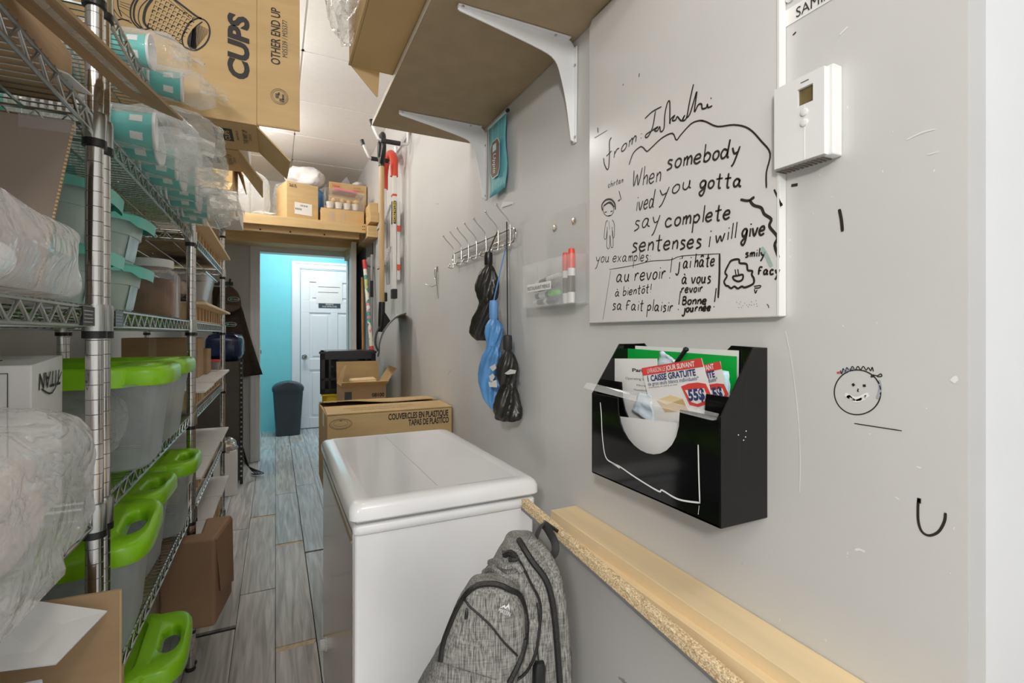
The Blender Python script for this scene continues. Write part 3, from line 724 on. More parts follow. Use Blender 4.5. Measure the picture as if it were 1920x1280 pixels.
spots = [(-.445, 1.252, ze, 0, 'lower teal lidded tub beside the post at eye level'), (-.445, 1.252, ze + .122, .05, 'upper teal lidded tub beside the post at eye level'),
         (-.445, 1.54, ze, .02, 'lower teal lidded tub of the second stack, square label'), (-.443, 1.54, ze + .122, -.03, 'upper teal lidded tub of the second stack, tall label'),
         (-.60, 1.83, ze, 0, 'lower teal lidded tub half hidden behind second stack'), (-.525, 1.80, ze + .122, .04, 'upper teal lidded tub half hidden behind second stack')]
tub = make_tub(spots[0][4]); tub.location = spots[0][:3]
for x, y, z, r, l in spots[1:-1]: dup(tub, (x, y, z), r, l)
dup(tub, (-.60, 1.83, ze + .122), .04, spots[5][4])
# --- clear jar
j = thing('plastic_jar', 'big clear square jar with white lid holding brown cones', 'jar', (-.372, 2.0, ze))
b = MB(); b.loft([(-.372, 2.0, ze, .066, .066, 5), (-.372, 2.0, ze + .006, .074, .074, 5), (-.372, 2.0, ze + .145, .074, .074, 5), (-.372, 2.0, ze + .160, .066, .066, 4), (-.372, 2.0, ze + .168, .054, .054, 2.4), (-.372, 2.0, ze + .178, .054, .054, 2)], 40); b.build('body', 'jar', j, smooth=35)
b = MB(); b.loft([(-.372, 2.0, ze + .172, .060, .060, 2), (-.372, 2.0, ze + .196, .060, .060, 2), (-.372, 2.0, ze + .199, .057, .057, 2)], 40); b.build('lid', 'white', j, smooth=40)
b = MB(); blob(b, (-.372, 2.0, ze + .07), (.066, .066, .066), 4, .008, 26, 36, 20, 5, ze + .004); b.build('contents', 'jarfill', j, smooth=30)
bb = tag(MB().box((-.62, 1.96, ze), (-.47, 2.09, ze + .20)).build('brown_box', 'kraft2', bevel=.003), 'brown box at the back of the shelf behind the jar', 'box')
# --- sleeves of paper cups
def make_sleeve(label, n, L):
    """origin under the axis at the open (aisle) end, cups run back along -X, rims at +X"""
    o = thing('cup_sleeve', label, 'cup sleeve', (0, 0, 0), 'bagged sleeves of paper cups')
    R_ = .040; T = Matrix.Rotation(PI / 2, 4, 'Y')
    b = MB()
    for i in range(n):
        x = -.012 * i - (.058 if i else 0)
        pr = [(.026, x - .085), (.0365, x - .004), (.0385, x - .003), (.0395, x), (.0385, x + .002), (.036, x - .003)]
        if i == 0: pr += [(.026, x - .080), (.001, x - .080)]
        Rr = []
        for k, (r, xx) in enumerate(pr): Rr.append([Vector((xx, r * math.cos(2 * PI * q / 28), .041 + r * math.sin(2 * PI * q / 28))) for q in range(28)])
        if i in (0, n - 1):
            b.rings(Rr[:2], 1, True, False); b.rings(Rr[1:], 0, False, True)
        else: b.rings(Rr[1:5], 0, False, False)
    x = -.012 * (n - 1)
    b.build('cups', ['cup', 'tealprint'], o, smooth=40)
    pn = MB()
    for a0 in (0.4, 1.5, 2.5, 3.6, 4.7, 5.6):
        r1, r2, x1_, x2_ = .0338, .0352, -.026, -.012
        rows = [[Vector((xx, (r + .0006) * math.cos(a0 + .16 * q), .041 + (r + .0006) * math.sin(a0 + .16 * q))) for q in range(4)] for r, xx in ((.0318, -.040), (.0345, -.019))]
        pn.grid(rows)
    pn.build('cup_print', 'cup', o)
    b = MB()
    def fn(u, v):
        t = 2 * PI * u; xx = -L + (L + .075) * v
        r = .042
        if v > .80: r *= 1 + .12 * math.sin((v - .8) / .2 * PI) - .45 * max(0, (v - .9) / .1)
        return Vector((xx, r * math.cos(t), .044 + r * math.sin(t) - .012 * max(0, (v - .85) / .15)))
    Rg = crumple(fn, 30, 30, n + 1.0, .007, 15)
    b.rings(Rg, 0, False, True)
    # loose tail of film
    b.grid([[Vector((.04 + .022 * i, -.035 + .018 * k + .006 * math.sin(i * 2 + k), .05 + .012 * math.sin(k * 1.9 + i) - .004 * i)) for k in range(5)] for i in range(4)])
    b.build('plastic_sleeve', 'filmlight', o, smooth=26)
    return o
zs_ = LV[5] + .003; zm = LV[4] + .003
cs = make_sleeve('sleeve of teal paper cups hanging off the top shelf before the CUPS carton', 14, .30)
cs.location = (-.225, 1.565, zs_); cs.rotation_euler = (0, 0, .10)
pos = [(-.262, 1.40, zs_, -.05, 'sleeve of teal paper cups on the top shelf, nearest the post'), (-.225, 1.24, zm, .10, 'sleeve of teal paper cups on the second shelf, nearest the post'), (-.235, 1.34, zm, -.08, 'second bagged sleeve of cups from the post, second shelf'),
       (-.22, 1.45, zm, .10, 'third bagged sleeve of cups from the post, second shelf'), (-.222, 1.56, zm, -.06, 'fourth bagged sleeve of cups from the post, second shelf'), (-.205, 1.67, zm, .08, 'fifth bagged sleeve of cups from the post, second shelf'),
       (-.215, 1.79, zm, -.1, 'sixth bagged sleeve of cups from the post, second shelf'), (-.20, 1.90, zm, .05, 'second-last bagged sleeve of cups on the second shelf'), (-.225, 2.02, zm, -.04, 'last bagged sleeve of cups on second shelf, beside the wooden crate')]
for x, y, z, r, l in pos: dup(cs, (x, y, z), r, l)
for k, (x, y, z, r) in enumerate(((-.22, 1.40, zm + .075, (.12, .09, .05)), (-.23, 1.60, zm + .08, (.12, .10, .055)), (-.24, 1.80, zm + .08, (.11, .09, .05)))):
    b = MB(); blob(b, (x - .02, y, z + .02), r, 20 + k, .035, 10, 40, 26, 2.2); tag(b.build('empty_film_bag', 'filmlight', smooth=22), ['crumpled clear film bag on the cup sleeves, nearest the post', 'crumpled clear film bag in the middle of the cup sleeves', 'crumpled clear film bag on the last cup sleeves'][k], 'bag', 'crumpled film bags')
# ================================================================== CRATES on the third unit
def crate(y0, y1, z, h, label, over=.035, lid='pine2', xf=-.288):
    o = thing('slatted_crate', label, 'crate', (-.45, (y0 + y1) / 2, z), 'slatted crates with lid boards')
    b = MB(); b.box((-.62, y0 + .004, z), (xf - .022, y1 - .004, z + h)); b.build('inner_box', 'slatshade', o)  # dark box colour stands in for the shade within the open slots
    b = MB(); b.box((-.62, y0, z), (xf, y1, z + .006)); 
    n = max(4, round((y1 - y0) / .105)); 
    b.box((-.62, y0, z + .006), (xf, y0 + .012, z + h)); b.box((-.62, y1 - .012, z + .006), (xf, y1, z + h))
    b.build('frame', 'pine2', o, bevel=.001)
    for i in range(n):
        ya_ = y0 + .016 + (y1 - y0 - .03) * (i + .18) / n
        MB().box((xf - .022, ya_, z + .006), (xf - .002, ya_ + .032, z + h)).build('slat', 'slat', o)
    MB().box((-.625, y0 - .004, z + h), (xf + over, y1 + .006, z + h + .011)).build('lid_board', lid, o, bevel=.0015)
    return o
crate(2.20, 3.285, LV[4] + .0015, .050, 'long slatted wooden crate on second shelf under the white box', .05)
crate(2.20, 3.285, LV[3] + .0015, .062, 'long slatted wooden crate on eye-level shelf beside the hanging cap', .05)
crate(2.20, 2.505, LV[2] + .0015, .066, 'white lidded slatted crate at waist height, nearest the green totes', .045, 'paper')
crate(2.525, 3.285, LV[2] + .0015, .072, 'long white lidded slatted crate at waist height below the red cup lid', .045, 'paper')
for zz, nm in ((LV[1], 'low shelf'), (LV[0], 'bottom shelf')):
    for k, (a, q) in enumerate(((2.195, 2.54), (2.56, 2.89), (2.91, 3.285))):
        crate(a, q, zz + .0015, .088 if zz > .3 else .20, '%s white lidded slatted crate on the %s of third unit' % (('nearest', 'middle', 'farthest')[k], nm), .035 + .006 * (k == 2), 'paper')
zt = LV[2] + .085
for k, (x0_, x1_, y0_, y1_, h, l) in enumerate(((-.62, -.33, 2.72, 2.92, .19, 'taller brown box standing on the white crate lid'), (-.60, -.315, 2.94, 3.10, .13, 'lower brown box standing on the white crate lid'))):
    c = tag(MB().box((x0_, y0_, zt), (x1_, y1_, zt + h)).build('brown_box', 'kraft2', bevel=.003), l, 'box'); MB().box((x0_ + .1, y0_ - .0006, zt), (x0_ + .13, y0_, zt + h)).build('tape_strip', 'tape', c)
rc = thing('deli_cup', 'clear cup with red lid standing on the white crate lid', 'cup', (-.315, 3.19, zt))
MB().lathe([(.030, 0), (.034, .055), (.034, .056)], (-.315, 3.19, zt), 20).build('cup', 'jar', rc, smooth=True)
MB().lathe([(.037, .054), (.037, .062), (.03, .064), (.001, .064)], (-.315, 3.19, zt), 20).build('lid', 'red', rc, smooth=True)
# clear basket of snacks on the eye-level crate
sk = thing('clear_basket', 'clear basket of snack bags on the eye-level slatted crate', 'basket', (-.44, 2.9, LV[3] + .075))
b = MB(); zb = LV[3] + .112; b.loft([(-.42, 2.93, zb, .10, .22, 6), (-.42, 2.93, zb + .004, .105, .23, 6), (-.42, 2.93, zb + .13, .125, .26, 6)], 40, cap1=False); b.build('body', 'acrylic', sk, smooth=35)
MB().tube([(-.545 + .25 * (k in (1, 2)), 2.67 + .52 * (k > 1), zb + .13) for k in range(4)], .004, 6, closed=True).build('rim', 'chrome', sk)
MB().box((-.5, 2.75, zb - .036), (-.35, 3.1, zb)).build('riser', 'navybag', sk)
for k, (dx, dy, r) in enumerate(((-.43, 2.80, .05), (-.41, 2.95, .055), (-.43, 3.06, .045))):
    b = MB(); blob(b, (dx, dy, zb + .055), (.042, .048, r * .8), 30 + k, .015, 24, 24, 16); tag(b.build('snack_bag', 'food' if k != 1 else 'foil', smooth=30), ['beige snack bag in the clear basket, nearest', 'shiny foil snack bag in the middle of the clear basket', 'beige snack bag in the clear basket, farthest'][k], 'snack bag', 'snack bags in the clear basket')
# open carton and white box on top
wb = tag(MB().box((-.61, 2.82, LV[5] + .0055), (-.175, 3.37, LV[5] + .10)).build('white_box', 'white', bevel=.004), 'flat white box jutting off the top shelf below an open carton', 'box')
MB().box((-.45, 2.8192, LV[5] + .07), (-.30, 2.82, LV[5] + .08)).build('printed_line', 'inkgrey', wb)
oc = thing('open_carton', 'battered open kraft carton on the flat white box', 'carton', (-.36, 3.1, LV[5] + .102))
b = MB(); wallbox(b, -.56, -.20, 2.90, 3.32, LV[5] + .101, LV[5] + .34); b.build('body', 'kraft', oc, bevel=.003)
zc_ = LV[5] + .34
MB().plate([(-.56, 2.90, LV[5] + .16), (-.20, 2.90, LV[5] + .16), (-.21, 2.86, LV[5] + .115), (-.55, 2.86, LV[5] + .115)], .004).build('flap', 'kraft', oc)
MB().plate([(-.20, 2.93, zc_), (-.20, 3.30, zc_), (-.155, 3.30, zc_ - .13), (-.155, 2.93, zc_ - .12)], .004).build('flap', 'kraft', oc)
MB().box((-.29, 2.8975, LV[5] + .15), (-.265, 2.9, zc_)).build('tape_strip', 'yellow', oc)
# paper wrapped parcel
pp = thing('paper_parcel', 'brown paper wrapped parcel jutting from bottom shelf into the aisle', 'parcel', (-.27, 2.13, LV[0]))
b = MB(); z0_, z1_ = LV[0] + .003, LV[0] + .315
P = [(-.36, 2.03), (-.192, 2.015), (-.156, 2.25), (-.246, 2.255), (-.246, 2.095), (-.36, 2.095)]
b.prism([(x, y, z0_) for x, y in P], (0, 0, z1_ - z0_)); b.build('wrapping', 'kraftpaper', pp, bevel=.010, seg=3)
MB().plate([(-.1895, 2.03, z1_ - .01), (-.156, 2.24, z1_ - .01), (-.150, 2.22, z0_ + .06), (-.178, 2.06, z0_ + .10)], .003).build('paper_flap', 'kraftpaper', pp)
# ================================================================== LEFT FAR CORNER
cab = thing('equipment_rack', 'dark equipment rack with slotted front rail beside the doorway', 'rack', (-.44, 4.75, 0))
MB().box((-.64, 4.56, .03), (-.262, 5.0, 1.0)).build('cabinet', 'olive', cab, bevel=.004)
b = MB(); b.box((-.262, 4.553, .0), (-.240, 4.575, 1.02)); b.build('slotted_rail', 'black', cab)
b = MB()
for k in range(24): b.box((-.2398, 4.557, .06 + .04 * k), (-.2385, 4.571, .075 + .04 * k)); b.box((-.258, 4.552, .06 + .04 * k), (-.245, 4.5535, .075 + .04 * k))
b.build('slots', 'steel', cab)
cbl = MB()
for k in range(4): cbl.tube(crom([Vector((-.245, 4.6 + .02 * k, .30 - .04 * k)), Vector((-.20, 4.62, .12)), Vector((-.15 + .02 * k, 4.7, .03)), Vector((-.19, 4.8, .012))], 5), .004, 5)
tag(cbl.build('power_cables', 'black', smooth=True), 'tangle of dark cables trailing on the floor beside the rack', 'cables')
nb = MB(); blob(nb, (-.38, 4.78, 1.118), (.135, .2, .113), 41, .018, 14, 40, 24, 4, 1.002)
tag(nb.build('wrapped_pack', 'navybag', smooth=30), 'navy blue pack in shiny wrap on top of the dark rack', 'pack')
wbx = thing('tall_white_carton', 'narrow white carton with foil bag on floor beyond the shelving', 'carton', (-.33, 4.35, 0))
MB().box((-.42, 4.25, .001), (-.268, 4.40, .34)).build('body', 'paper', wbx, bevel=.003)
b = MB(); blob(b, (-.345, 4.325, .355), (.078, .075, .07), 44, .02, 22, 30, 18); b.build('inner_bag', 'foil', wbx, smooth=30)
# coat, cap, hook
hk = thing('coat_hook', 'black coat hook on the far wall above the brown cap', 'hook', (-.37, YF, 1.70))
MB().box((-.52, YF - .012, 1.68), (-.36, YF - .0005, 1.715)).tube([(-.385, YF - .012, 1.70), (-.385, YF - .05, 1.70), (-.38, YF - .06, 1.74)], .008, 8).build('hook', 'black', hk)
co = thing('brown_apron', 'dark brown work apron hanging on the far wall below the cap', 'apron', (-.35, YF - .06, 1.68))
rows = []
for i in range(15):
    f = i / 14; z = 1.66 - f * .82; xl = -.52; xr = -.36 + .05 * min(1, f * 4) + .20 * f ** 1.3
    rows.append([Vector((xl + (xr - xl) * q / 12, YF - .052 - .022 * math.sin(q * 1.15 + f * .5) * (.3 + .7 * f), z - .05 * (1 - q / 12) * (f == 1))) for q in range(13)])
b = MB(); b.grid(rows); b.build('cloth', 'brownfab', co, smooth=60, solid=.008)
def patch(parent, c, w):
    b = MB(); n = 20; c = Vector(c)
    b.add([c + Vector((w * math.copysign(abs(math.cos(a)) ** .7, math.cos(a)), 0, w * .42 * math.sin(a))) for a in [2 * PI * k / n for k in range(n)]], [list(range(n - 1, -1, -1))])
    o = b.build('badge', 'silver', parent)
    b = MB(); b.add([c + Vector((w * .92 * math.copysign(abs(math.cos(a)) ** .7, math.cos(a)), -.001, w * .35 * math.sin(a))) for a in [2 * PI * k / n for k in range(n)]], [list(range(n - 1, -1, -1))]); b.build('badge_ground', 'blackmatte', o)
    MB().box((c.x - w * .65, c.y - .003, c.z - w * .14), (c.x - w * .2, c.y - .001, c.z + w * .16)).build('badge_mark', 'tealprint', o)
    text('Uppie', (c.x - w * .15, c.y - .0015, c.z - w * .12), (1, 0, 0), LZ, w * .42, 'paper', o, shear=.3)
patch(co, (-.375, YF - .084, 1.315), .050)
cp = thing('baseball_hat', 'brown baseball cap with oval badge hanging on the hook', 'cap', (-.36, YF - .1, 1.55))
b = MB(); c0 = Vector((-.385, YF - .085, 1.545)); R = []
for i in range(9):
    f = i / 8; rr = math.sin(min(1, f * 1.02) * PI / 2); z = .125 * math.cos(f * PI / 2)
    R.append([c0 + Vector((.095 * rr * math.cos(a), -.045 * rr * (1 if math.sin(a) > 0 else .6) * math.sin(a) , z * 1.0 - .05 * f)) for a in [2 * PI * k / 24 for k in range(24)]])
b.rings(R, 0, True, False); b.build('crown', 'capfab', cp, smooth=60, solid=.003)
b = MB(); b.grid([[c0 + Vector((-.09 + .18 * q / 10, -.052 - .035 * i / 4, -.045 - .075 * (i / 4) * math.sin((.15 + .7 * q / 10) * PI))) for q in range(11)] for i in range(5)]); b.build('brim', 'capfab', cp, smooth=60, solid=.004)
patch(cp, (-.345, YF - .150, 1.545), .048)
# bin in the next room
bn = thing('waste_bin', 'dark grey waste bin with domed lid against the turquoise wall', 'bin', (.13, 6.53, 0))
b = MB(); b.loft([(.138, 6.55, .0, .13, .10, 5), (.138, 6.55, .004, .135, .105, 5), (.138, 6.55, .53, .168, .135, 5), (.138, 6.55, .535, .175, .14, 5), (.138, 6.55, .56, .175, .14, 5)], 40); b.build('body', 'bin', bn, smooth=35)
R = []
for i in range(7):
    f = i / 6; R.append([Vector((.138 + .18 * math.copysign(abs(math.cos(a)) ** .4, math.cos(a)) * math.cos(f * PI / 2 * .97), 6.55 + .145 * math.copysign(abs(math.sin(a)) ** .4, math.sin(a)), .56 + .085 * math.sin(f * PI / 2))) for a in [2 * PI * k / 40 for k in range(40)]])
MB().rings(R).build('lid', 'bin', bn, smooth=50)
bp = MB(); bp.box((-.148, YF + .135, 1.03), (-.125, YF + .15, 1.065)); tag(bp.build('strike_plate', 'greyplastic'), 'small grey door stop plate on the turquoise side of the doorway', 'plate')
# ================================================================== RIGHT WALL: SHELF
sh = thing('wall_shelf', 'deep brown board shelf on the right wall above the whiteboard', 'shelf', (.52, 1.3, 2.01))
MB().box((.328, .70, 2.01), (XR - .002, 1.878, 2.028)).build('shelf_board', 'mdf', sh, bevel=.001)
MB().box((.3262, .70, 2.0105), (.3278, 1.878, 2.0275)).box((.3278, 1.8782, 2.0105), (XR - .003, 1.8795, 2.0275)).build('edge_band', 'edge', sh)
def shelf_bracket(y, label):
    o = thing('shelf_bracket', label, 'bracket', (.70, y, 1.87), 'white shelf brackets')
    xo, zt = XR - .002, 2.009
    P = [(xo, y, 1.738), (xo, y, zt - .03)] + [tuple(p) for p in arc((xo - .03, y, zt - .03), .03, 0, PI / 2, 5, (1, 0, 0), (0, 0, 1))] + [(.392, y, zt), (.388, y, zt - .010)]
    P += [tuple(p) for p in crom([Vector((.395, y, zt - .014)), Vector((.50, y, zt - .030)), Vector((.615, y, zt - .050)), Vector((.655, y, zt - .066)), Vector((.672, y, zt - .10)), Vector((.690, y, zt - .17)), Vector((.705, y, 1.742))], 3)]
    b = MB(); b.prism(P, (0, .004, 0)); b.build('web', 'bracket', o, bevel=.001)
    b = MB(); w = .009
    b.hexa([(.388, y - w * .7, zt - .004), (xo - .02, y - w * 1.3, zt - .004), (xo - .02, y + w * 1.3, zt - .004), (.388, y + w * .7, zt - .004), (.388, y - w * .7, zt), (xo - .02, y - w * 1.3, zt), (xo - .02, y + w * 1.3, zt), (.388, y + w * .7, zt)])
    b.hexa([(xo - .004, y - w * .7, 1.736), (xo, y - w * .7, 1.736), (xo, y + w * .7, 1.736), (xo - .004, y + w * .7, 1.736), (xo - .004, y - w * 1.3, zt - .02), (xo, y - w * 1.3, zt - .02), (xo, y + w * 1.3, zt - .02), (xo - .004, y + w * 1.3, zt - .02)])
    b.build('flange', 'bracket', o, bevel=.001)
    b = MB(); T = Matrix.Rotation(PI, 4, 'X'); T2 = Matrix.Rotation(-PI / 2, 4, 'Y')
    for x in (.40, .655): b.lathe([(.0045, 0), (.004, .002), (.001, .0025)], (x, y - .004, zt - .004), 10, T=T)
    for z in (1.75, 1.94): b.lathe([(.0045, 0), (.004, .002), (.001, .0025)], (xo - .004, y - .004, z), 10, T=T2)
    b.build('screws', 'chrome', o)
shelf_bracket(1.095, 'white shelf bracket beside the whiteboard')
shelf_bracket(1.708, 'white shelf bracket beside the turquoise banner')
oc = thing('shelf_carton', 'kraft carton jutting over the front edge of the wall shelf', 'carton', (.42, 1.25, 2.029))
b = MB(); wallbox(b, .198, .66, .90, 1.525, 2.030, 2.40); b.build('body', 'kraft', oc, bevel=.003)
MB().plate([(.203, 1.528, 2.034), (.288, 1.53, 2.034), (.286, 1.545, 1.965), (.283, 1.545, 1.962)], .004).build('flap', 'kraft', oc)
b = MB(); b.box((.196, .90, 2.031), (.1985, 1.525, 2.036))
b.build('torn_edge', 'kraft', oc)
b = MB()
for k, (x, y, z, r) in enumerate(((.165, 1.44, 2.20, (.035, .09, .11)), (.175, 1.30, 2.17, (.03, .10, .10)), (.18, 1.42, 2.10, (.02, .05, .06)))): blob(b, (x, y, z), r, 51 + k, .03, 18, 36, 24, 2.2)
b.build('film_lining', 'filmlight', oc, smooth=22)
# ------------------------------------------------------------------ banner
bn = thing('hanging_banner', 'narrow turquoise banner with brown oval hanging under the shelf', 'banner', (.70, 1.56, 1.98))
yA, yB, zT, zB = 1.632, 1.49, 1.972, 1.722
rows = []
for i in range(13):
    f = i / 12
    rows.append([Vector((.700 + .004 * math.sin(f * 9 + q) * f, yA + (yB - yA) * q / 8 + .004 * math.sin(f * 7), zT - (zT - zB) * f - .004 * math.sin(q * .8))) for q in range(9)])
MB().grid(rows).build('cloth', 'banner', bn, smooth=60, solid=.001)
MB().tube([(.699, yA + .005, zT + .004), (.699, yB - .012, zT + .004)], .0045, 10).build('top_rod', 'bannerline', bn, smooth=True)
MB().tube([(.699, yB - .010, zT + .004), (.699, yB - .018, zT + .004)], .0065, 12).build('rod_cap', 'black', bn, smooth=True)
b = MB()
for y in (1.587, 1.537):
    b.box((.693, y - .0008, 1.905), (.6932, y + .0008, 1.968)); b.box((.693, y - .0008, 1.730), (.6932, y + .0008, 1.785))
b.build('pale_lines', 'bannerline', bn)
def octa(b, x, cy, cz, hy, hz, c):
    P = [(x, cy - hy, cz + hz - c), (x, cy - hy + c * .8, cz + hz), (x, cy + hy - c * .8, cz + hz), (x, cy + hy, cz + hz - c), (x, cy + hy, cz - hz + c), (x, cy + hy - c * .8, cz - hz), (x, cy - hy + c * .8, cz - hz), (x, cy - hy, cz - hz + c)]
    b.prism([Vector(p) for p in P], (.0006, 0, 0))
b = MB(); octa(b, .6905, 1.562, 1.842, .041, .066, .022); pq = b.build('badge_border', 'bannerline', bn)
b = MB(); octa(b, .6898, 1.562, 1.842, .037, .062, .020); b.build('badge', 'brown', bn)
text('Uppie', (.6893, 1.572, 1.862), (0, 0, -1), (0, -1, 0), .034, 'cream', bn, fit=.068, shear=.25)
MB().box((.689, 1.548, 1.868), (.6893, 1.578, 1.892)).build('badge_mark', 'bannerline', bn)
# ------------------------------------------------------------------ coat rack
cr = thing('coat_rack', 'chrome wire coat rack with seven hooks on the right wall', 'coat rack', (.70, 1.75, 1.55))
b = MB(); x = .706; ye, yn = 2.035, 1.452
b.tube([(x, ye, 1.579), (x, yn, 1.579)] + [tuple(p) for p in arc((x, yn, 1.5555), .0235, PI / 2, -PI / 2, 8, (0, -1, 0), (0, 0, 1))] + [(x, yn, 1.532), (x, ye, 1.532)] + [tuple(p) for p in arc((x, ye, 1.5555), .0235, -PI / 2, PI / 2, 8, (0, 1, 0), (0, 0, 1))], .0032, 8, closed=True)
b.tube([(x + .008, ye - .02, 1.5555), (x + .008, yn + .02, 1.5555)], .002, 6).box((x, 1.60, 1.55), (XR - .0005, 1.62, 1.561)).box((x, 1.92, 1.55), (XR - .0005, 1.94, 1.561))
b.build('rails', 'chrome', cr, smooth=True)
hy = [2.030, 1.937, 1.853, 1.765, 1.67, 1.56, 1.463]
for y in hy:
    b = MB(); P = crom([Vector((x - .022, y, 1.529)), Vector((x - .030, y, 1.519)), Vector((x - .012, y, 1.514)), Vector((x - .004, y, 1.530)), Vector((x - .004, y, 1.582)), Vector((x - .010, y, 1.606)), Vector((x - .038, y, 1.634)), Vector((x - .052, y, 1.652))], 3)
    b.tube(P, .0022, 8); T = None
    for c in (P[-1], P[0]): b.lathe([(.0005, -.0042), (.003, -.003), (.0042, 0), (.003, .003), (.0005, .0042)], c, 10)
    b.build('hook', 'chrome', cr, smooth=60)
lbl = tag(MB().hexa([onX(*p, XR - .0008) for p in ((938, 392), (962, 384), (964, 378), (942, 378))] + [onX(*p, XR - .0012) for p in ((938, 392), (962, 384), (964, 378), (942, 378))]).build('paper_tag', 'paper'), 'small torn paper tag on the wall above the coat rack', 'tag')
MB().ribbon([onX(942, 389, XR - .0016), onX(960, 383, XR - .0016)], .003, (-1, 0, 0), smooth=False).build('tag_print', 'inkgrey', lbl)
# ------------------------------------------------------------------ umbrellas
def pleat(b, c, secs, seed, n=40, k=7, m=0, tw=.5):
    R = []
    for i, (dx, dy, z, r) in enumerate(secs):
        ring = []
        for j in range(n):
            a = 2 * PI * j / n
            q = r * (1 + .16 * math.sin(k * a + tw * i + seed) + .10 * noise.noise(Vector((math.cos(a) * 2, math.sin(a) * 2 + seed, z * 40))))
            ring.append(Vector((c[0] + dx + q * math.cos(a) * .8, c[1] + dy + q * math.sin(a), z)))
        R.append(ring)
    b.rings(R, m); return b
def dens(secs, k=4):
    v = crom([Vector((s[0], s[1], s[3])) for s in secs], k); z = crom([Vector((0, 0, s[2])) for s in secs], k)
    return [(a.x, a.y, q.z, max(.004, a.z)) for a, q in zip(v, z)]
def umbrella(label, c, zt, zh, secs, canopy, handle, cord, cordtop, seed, ties):
    o = thing('umbrella', label, 'umbrella', (c[0], c[1], zt), 'umbrellas on the coat rack')
    MB().lathe([(.012, zh), (.0145, zh + .004), (.0150, zt - .012), (.013, zt - .002), (.004, zt)], (c[0], c[1], 0), 20).build('handle', handle, o, smooth=45)
    b = MB(); b.tube([cordtop, ((c[0] + cordtop[0]) / 2, (c[1] + cordtop[1]) / 2, (zt + cordtop[2]) / 2), (c[0], c[1], zt - .004)], .0022, 6); b.build('wrist_cord', cord, o, smooth=True)
    b = MB(); pleat(b, c, dens(secs), seed); b.build('canopy', canopy, o, smooth=60)
    b = MB()
    for k in range(6):
        a = k * PI / 3; b.tube([(c[0] + .010 * math.cos(a), c[1] + .010 * math.sin(a), zh + .004), (c[0] + .014 * math.cos(a), c[1] + .016 * math.sin(a), zh - .02)], .0018, 5)
    b.build('ribs', 'chrome' if seed != 1 else 'black', o)
    for (dx, dy, z, r) in ties:
        MB().lathe([(r, z - .007), (r + .001, z), (r, z + .007)], (c[0] + dx, c[1] + dy, 0), 20, T=Matrix.Diagonal((.85, 1, 1, 1))).build('strap', canopy, o, smooth=True)
    return o
umbrella('black folded umbrella hung highest on the coat rack, short handle', (.662, 1.552), 1.512, 1.465, [(0, 0, 1.466, .014), (0, .006, 1.44, .033), (0, .016, 1.39, .047), (0, .008, 1.356, .038), (0, .010, 1.335, .032), (0, .026, 1.30, .044), (0, .044, 1.255, .053), (0, .052, 1.225, .046), (0, .056, 1.205, .024)], 'ublack', 'black', 'ublack', (.702, 1.562, 1.590), 1, [(0, .005, 1.345, .03)])
umbrella('blue folded umbrella hanging between the two black umbrellas', (.657, 1.497), 1.342, 1.278, [(0, 0, 1.280, .012), (0, -.003, 1.255, .032), (0, -.002, 1.225, .033), (0, 0, 1.200, .026), (0, .004, 1.18, .026), (0, .016, 1.15, .038), (0, .024, 1.10, .045), (0, .024, 1.06, .045), (0, .010, 1.01, .033), (0, -.002, .978, .010)], 'ublue', 'ubluehandle', 'ublue', (.694, 1.475, 1.525), 2, [(0, .002, 1.195, .025)])
umbrella('black folded umbrella hung lowest, on the long cord', (.668, 1.410), 1.226, 1.176, [(0, 0, 1.178, .012), (0, 0, 1.155, .026), (0, .002, 1.12, .037), (0, .004, 1.085, .034), (0, .002, 1.062, .028), (0, 0, 1.045, .034), (0, 0, 1.01, .045), (0, -.002, .975, .049), (0, 0, .955, .040), (0, 0, .952, .012)], 'ublack', 'blackmatte', 'ublack', (.690, 1.463, 1.60), 3, [(0, .002, 1.062, .027)])
for par, quads in ((bpy.data.objects['umbrella.001'], [((918, 688), (928, 682), (931, 690), (924, 696)), ((917, 705), (924, 700), (928, 706), (921, 718)), ((916, 716), (931, 712), (932, 726), (918, 725))]), (bpy.data.objects['umbrella.002'], [((946, 700), (957, 692), (968, 694), (966, 700), (952, 702)),])):
    b = MB()
    for qd in quads: b.prism([onX(*p, .622 if par.name == 'umbrella.001' else .637) for p in qd], (-.0006, 0, 0))
    b.build('white_patch', 'silver', par)
# ------------------------------------------------------------------ small hook
o = tag(MB().tube(arc((XR - .012, 2.325, 1.525), .013, 0, 2 * PI, 16, (0, 1, 0), (0, 0, 2.0))[:-1], .002, 6, closed=True).tube([(XR - .006, 2.32, 1.548), (XR - .006, 2.325, 1.47), (XR - .02, 2.36, 1.462), (XR - .04, 2.40, 1.478)], .002, 6).tube([(XR - .006, 2.335, 1.50), (XR - .004, 2.30, 1.40)], .0014, 5).tube([(XR - .006, 2.31, 1.50), (XR - .004, 2.355, 1.40)], .0014, 5).box((XR - .003, 2.315, 1.535), (XR - .0005, 2.335, 1.56)).build('wire_hook', 'chrome', smooth=50), 'small looped wire hook on the wall between ladder and coat rack', 'hook')
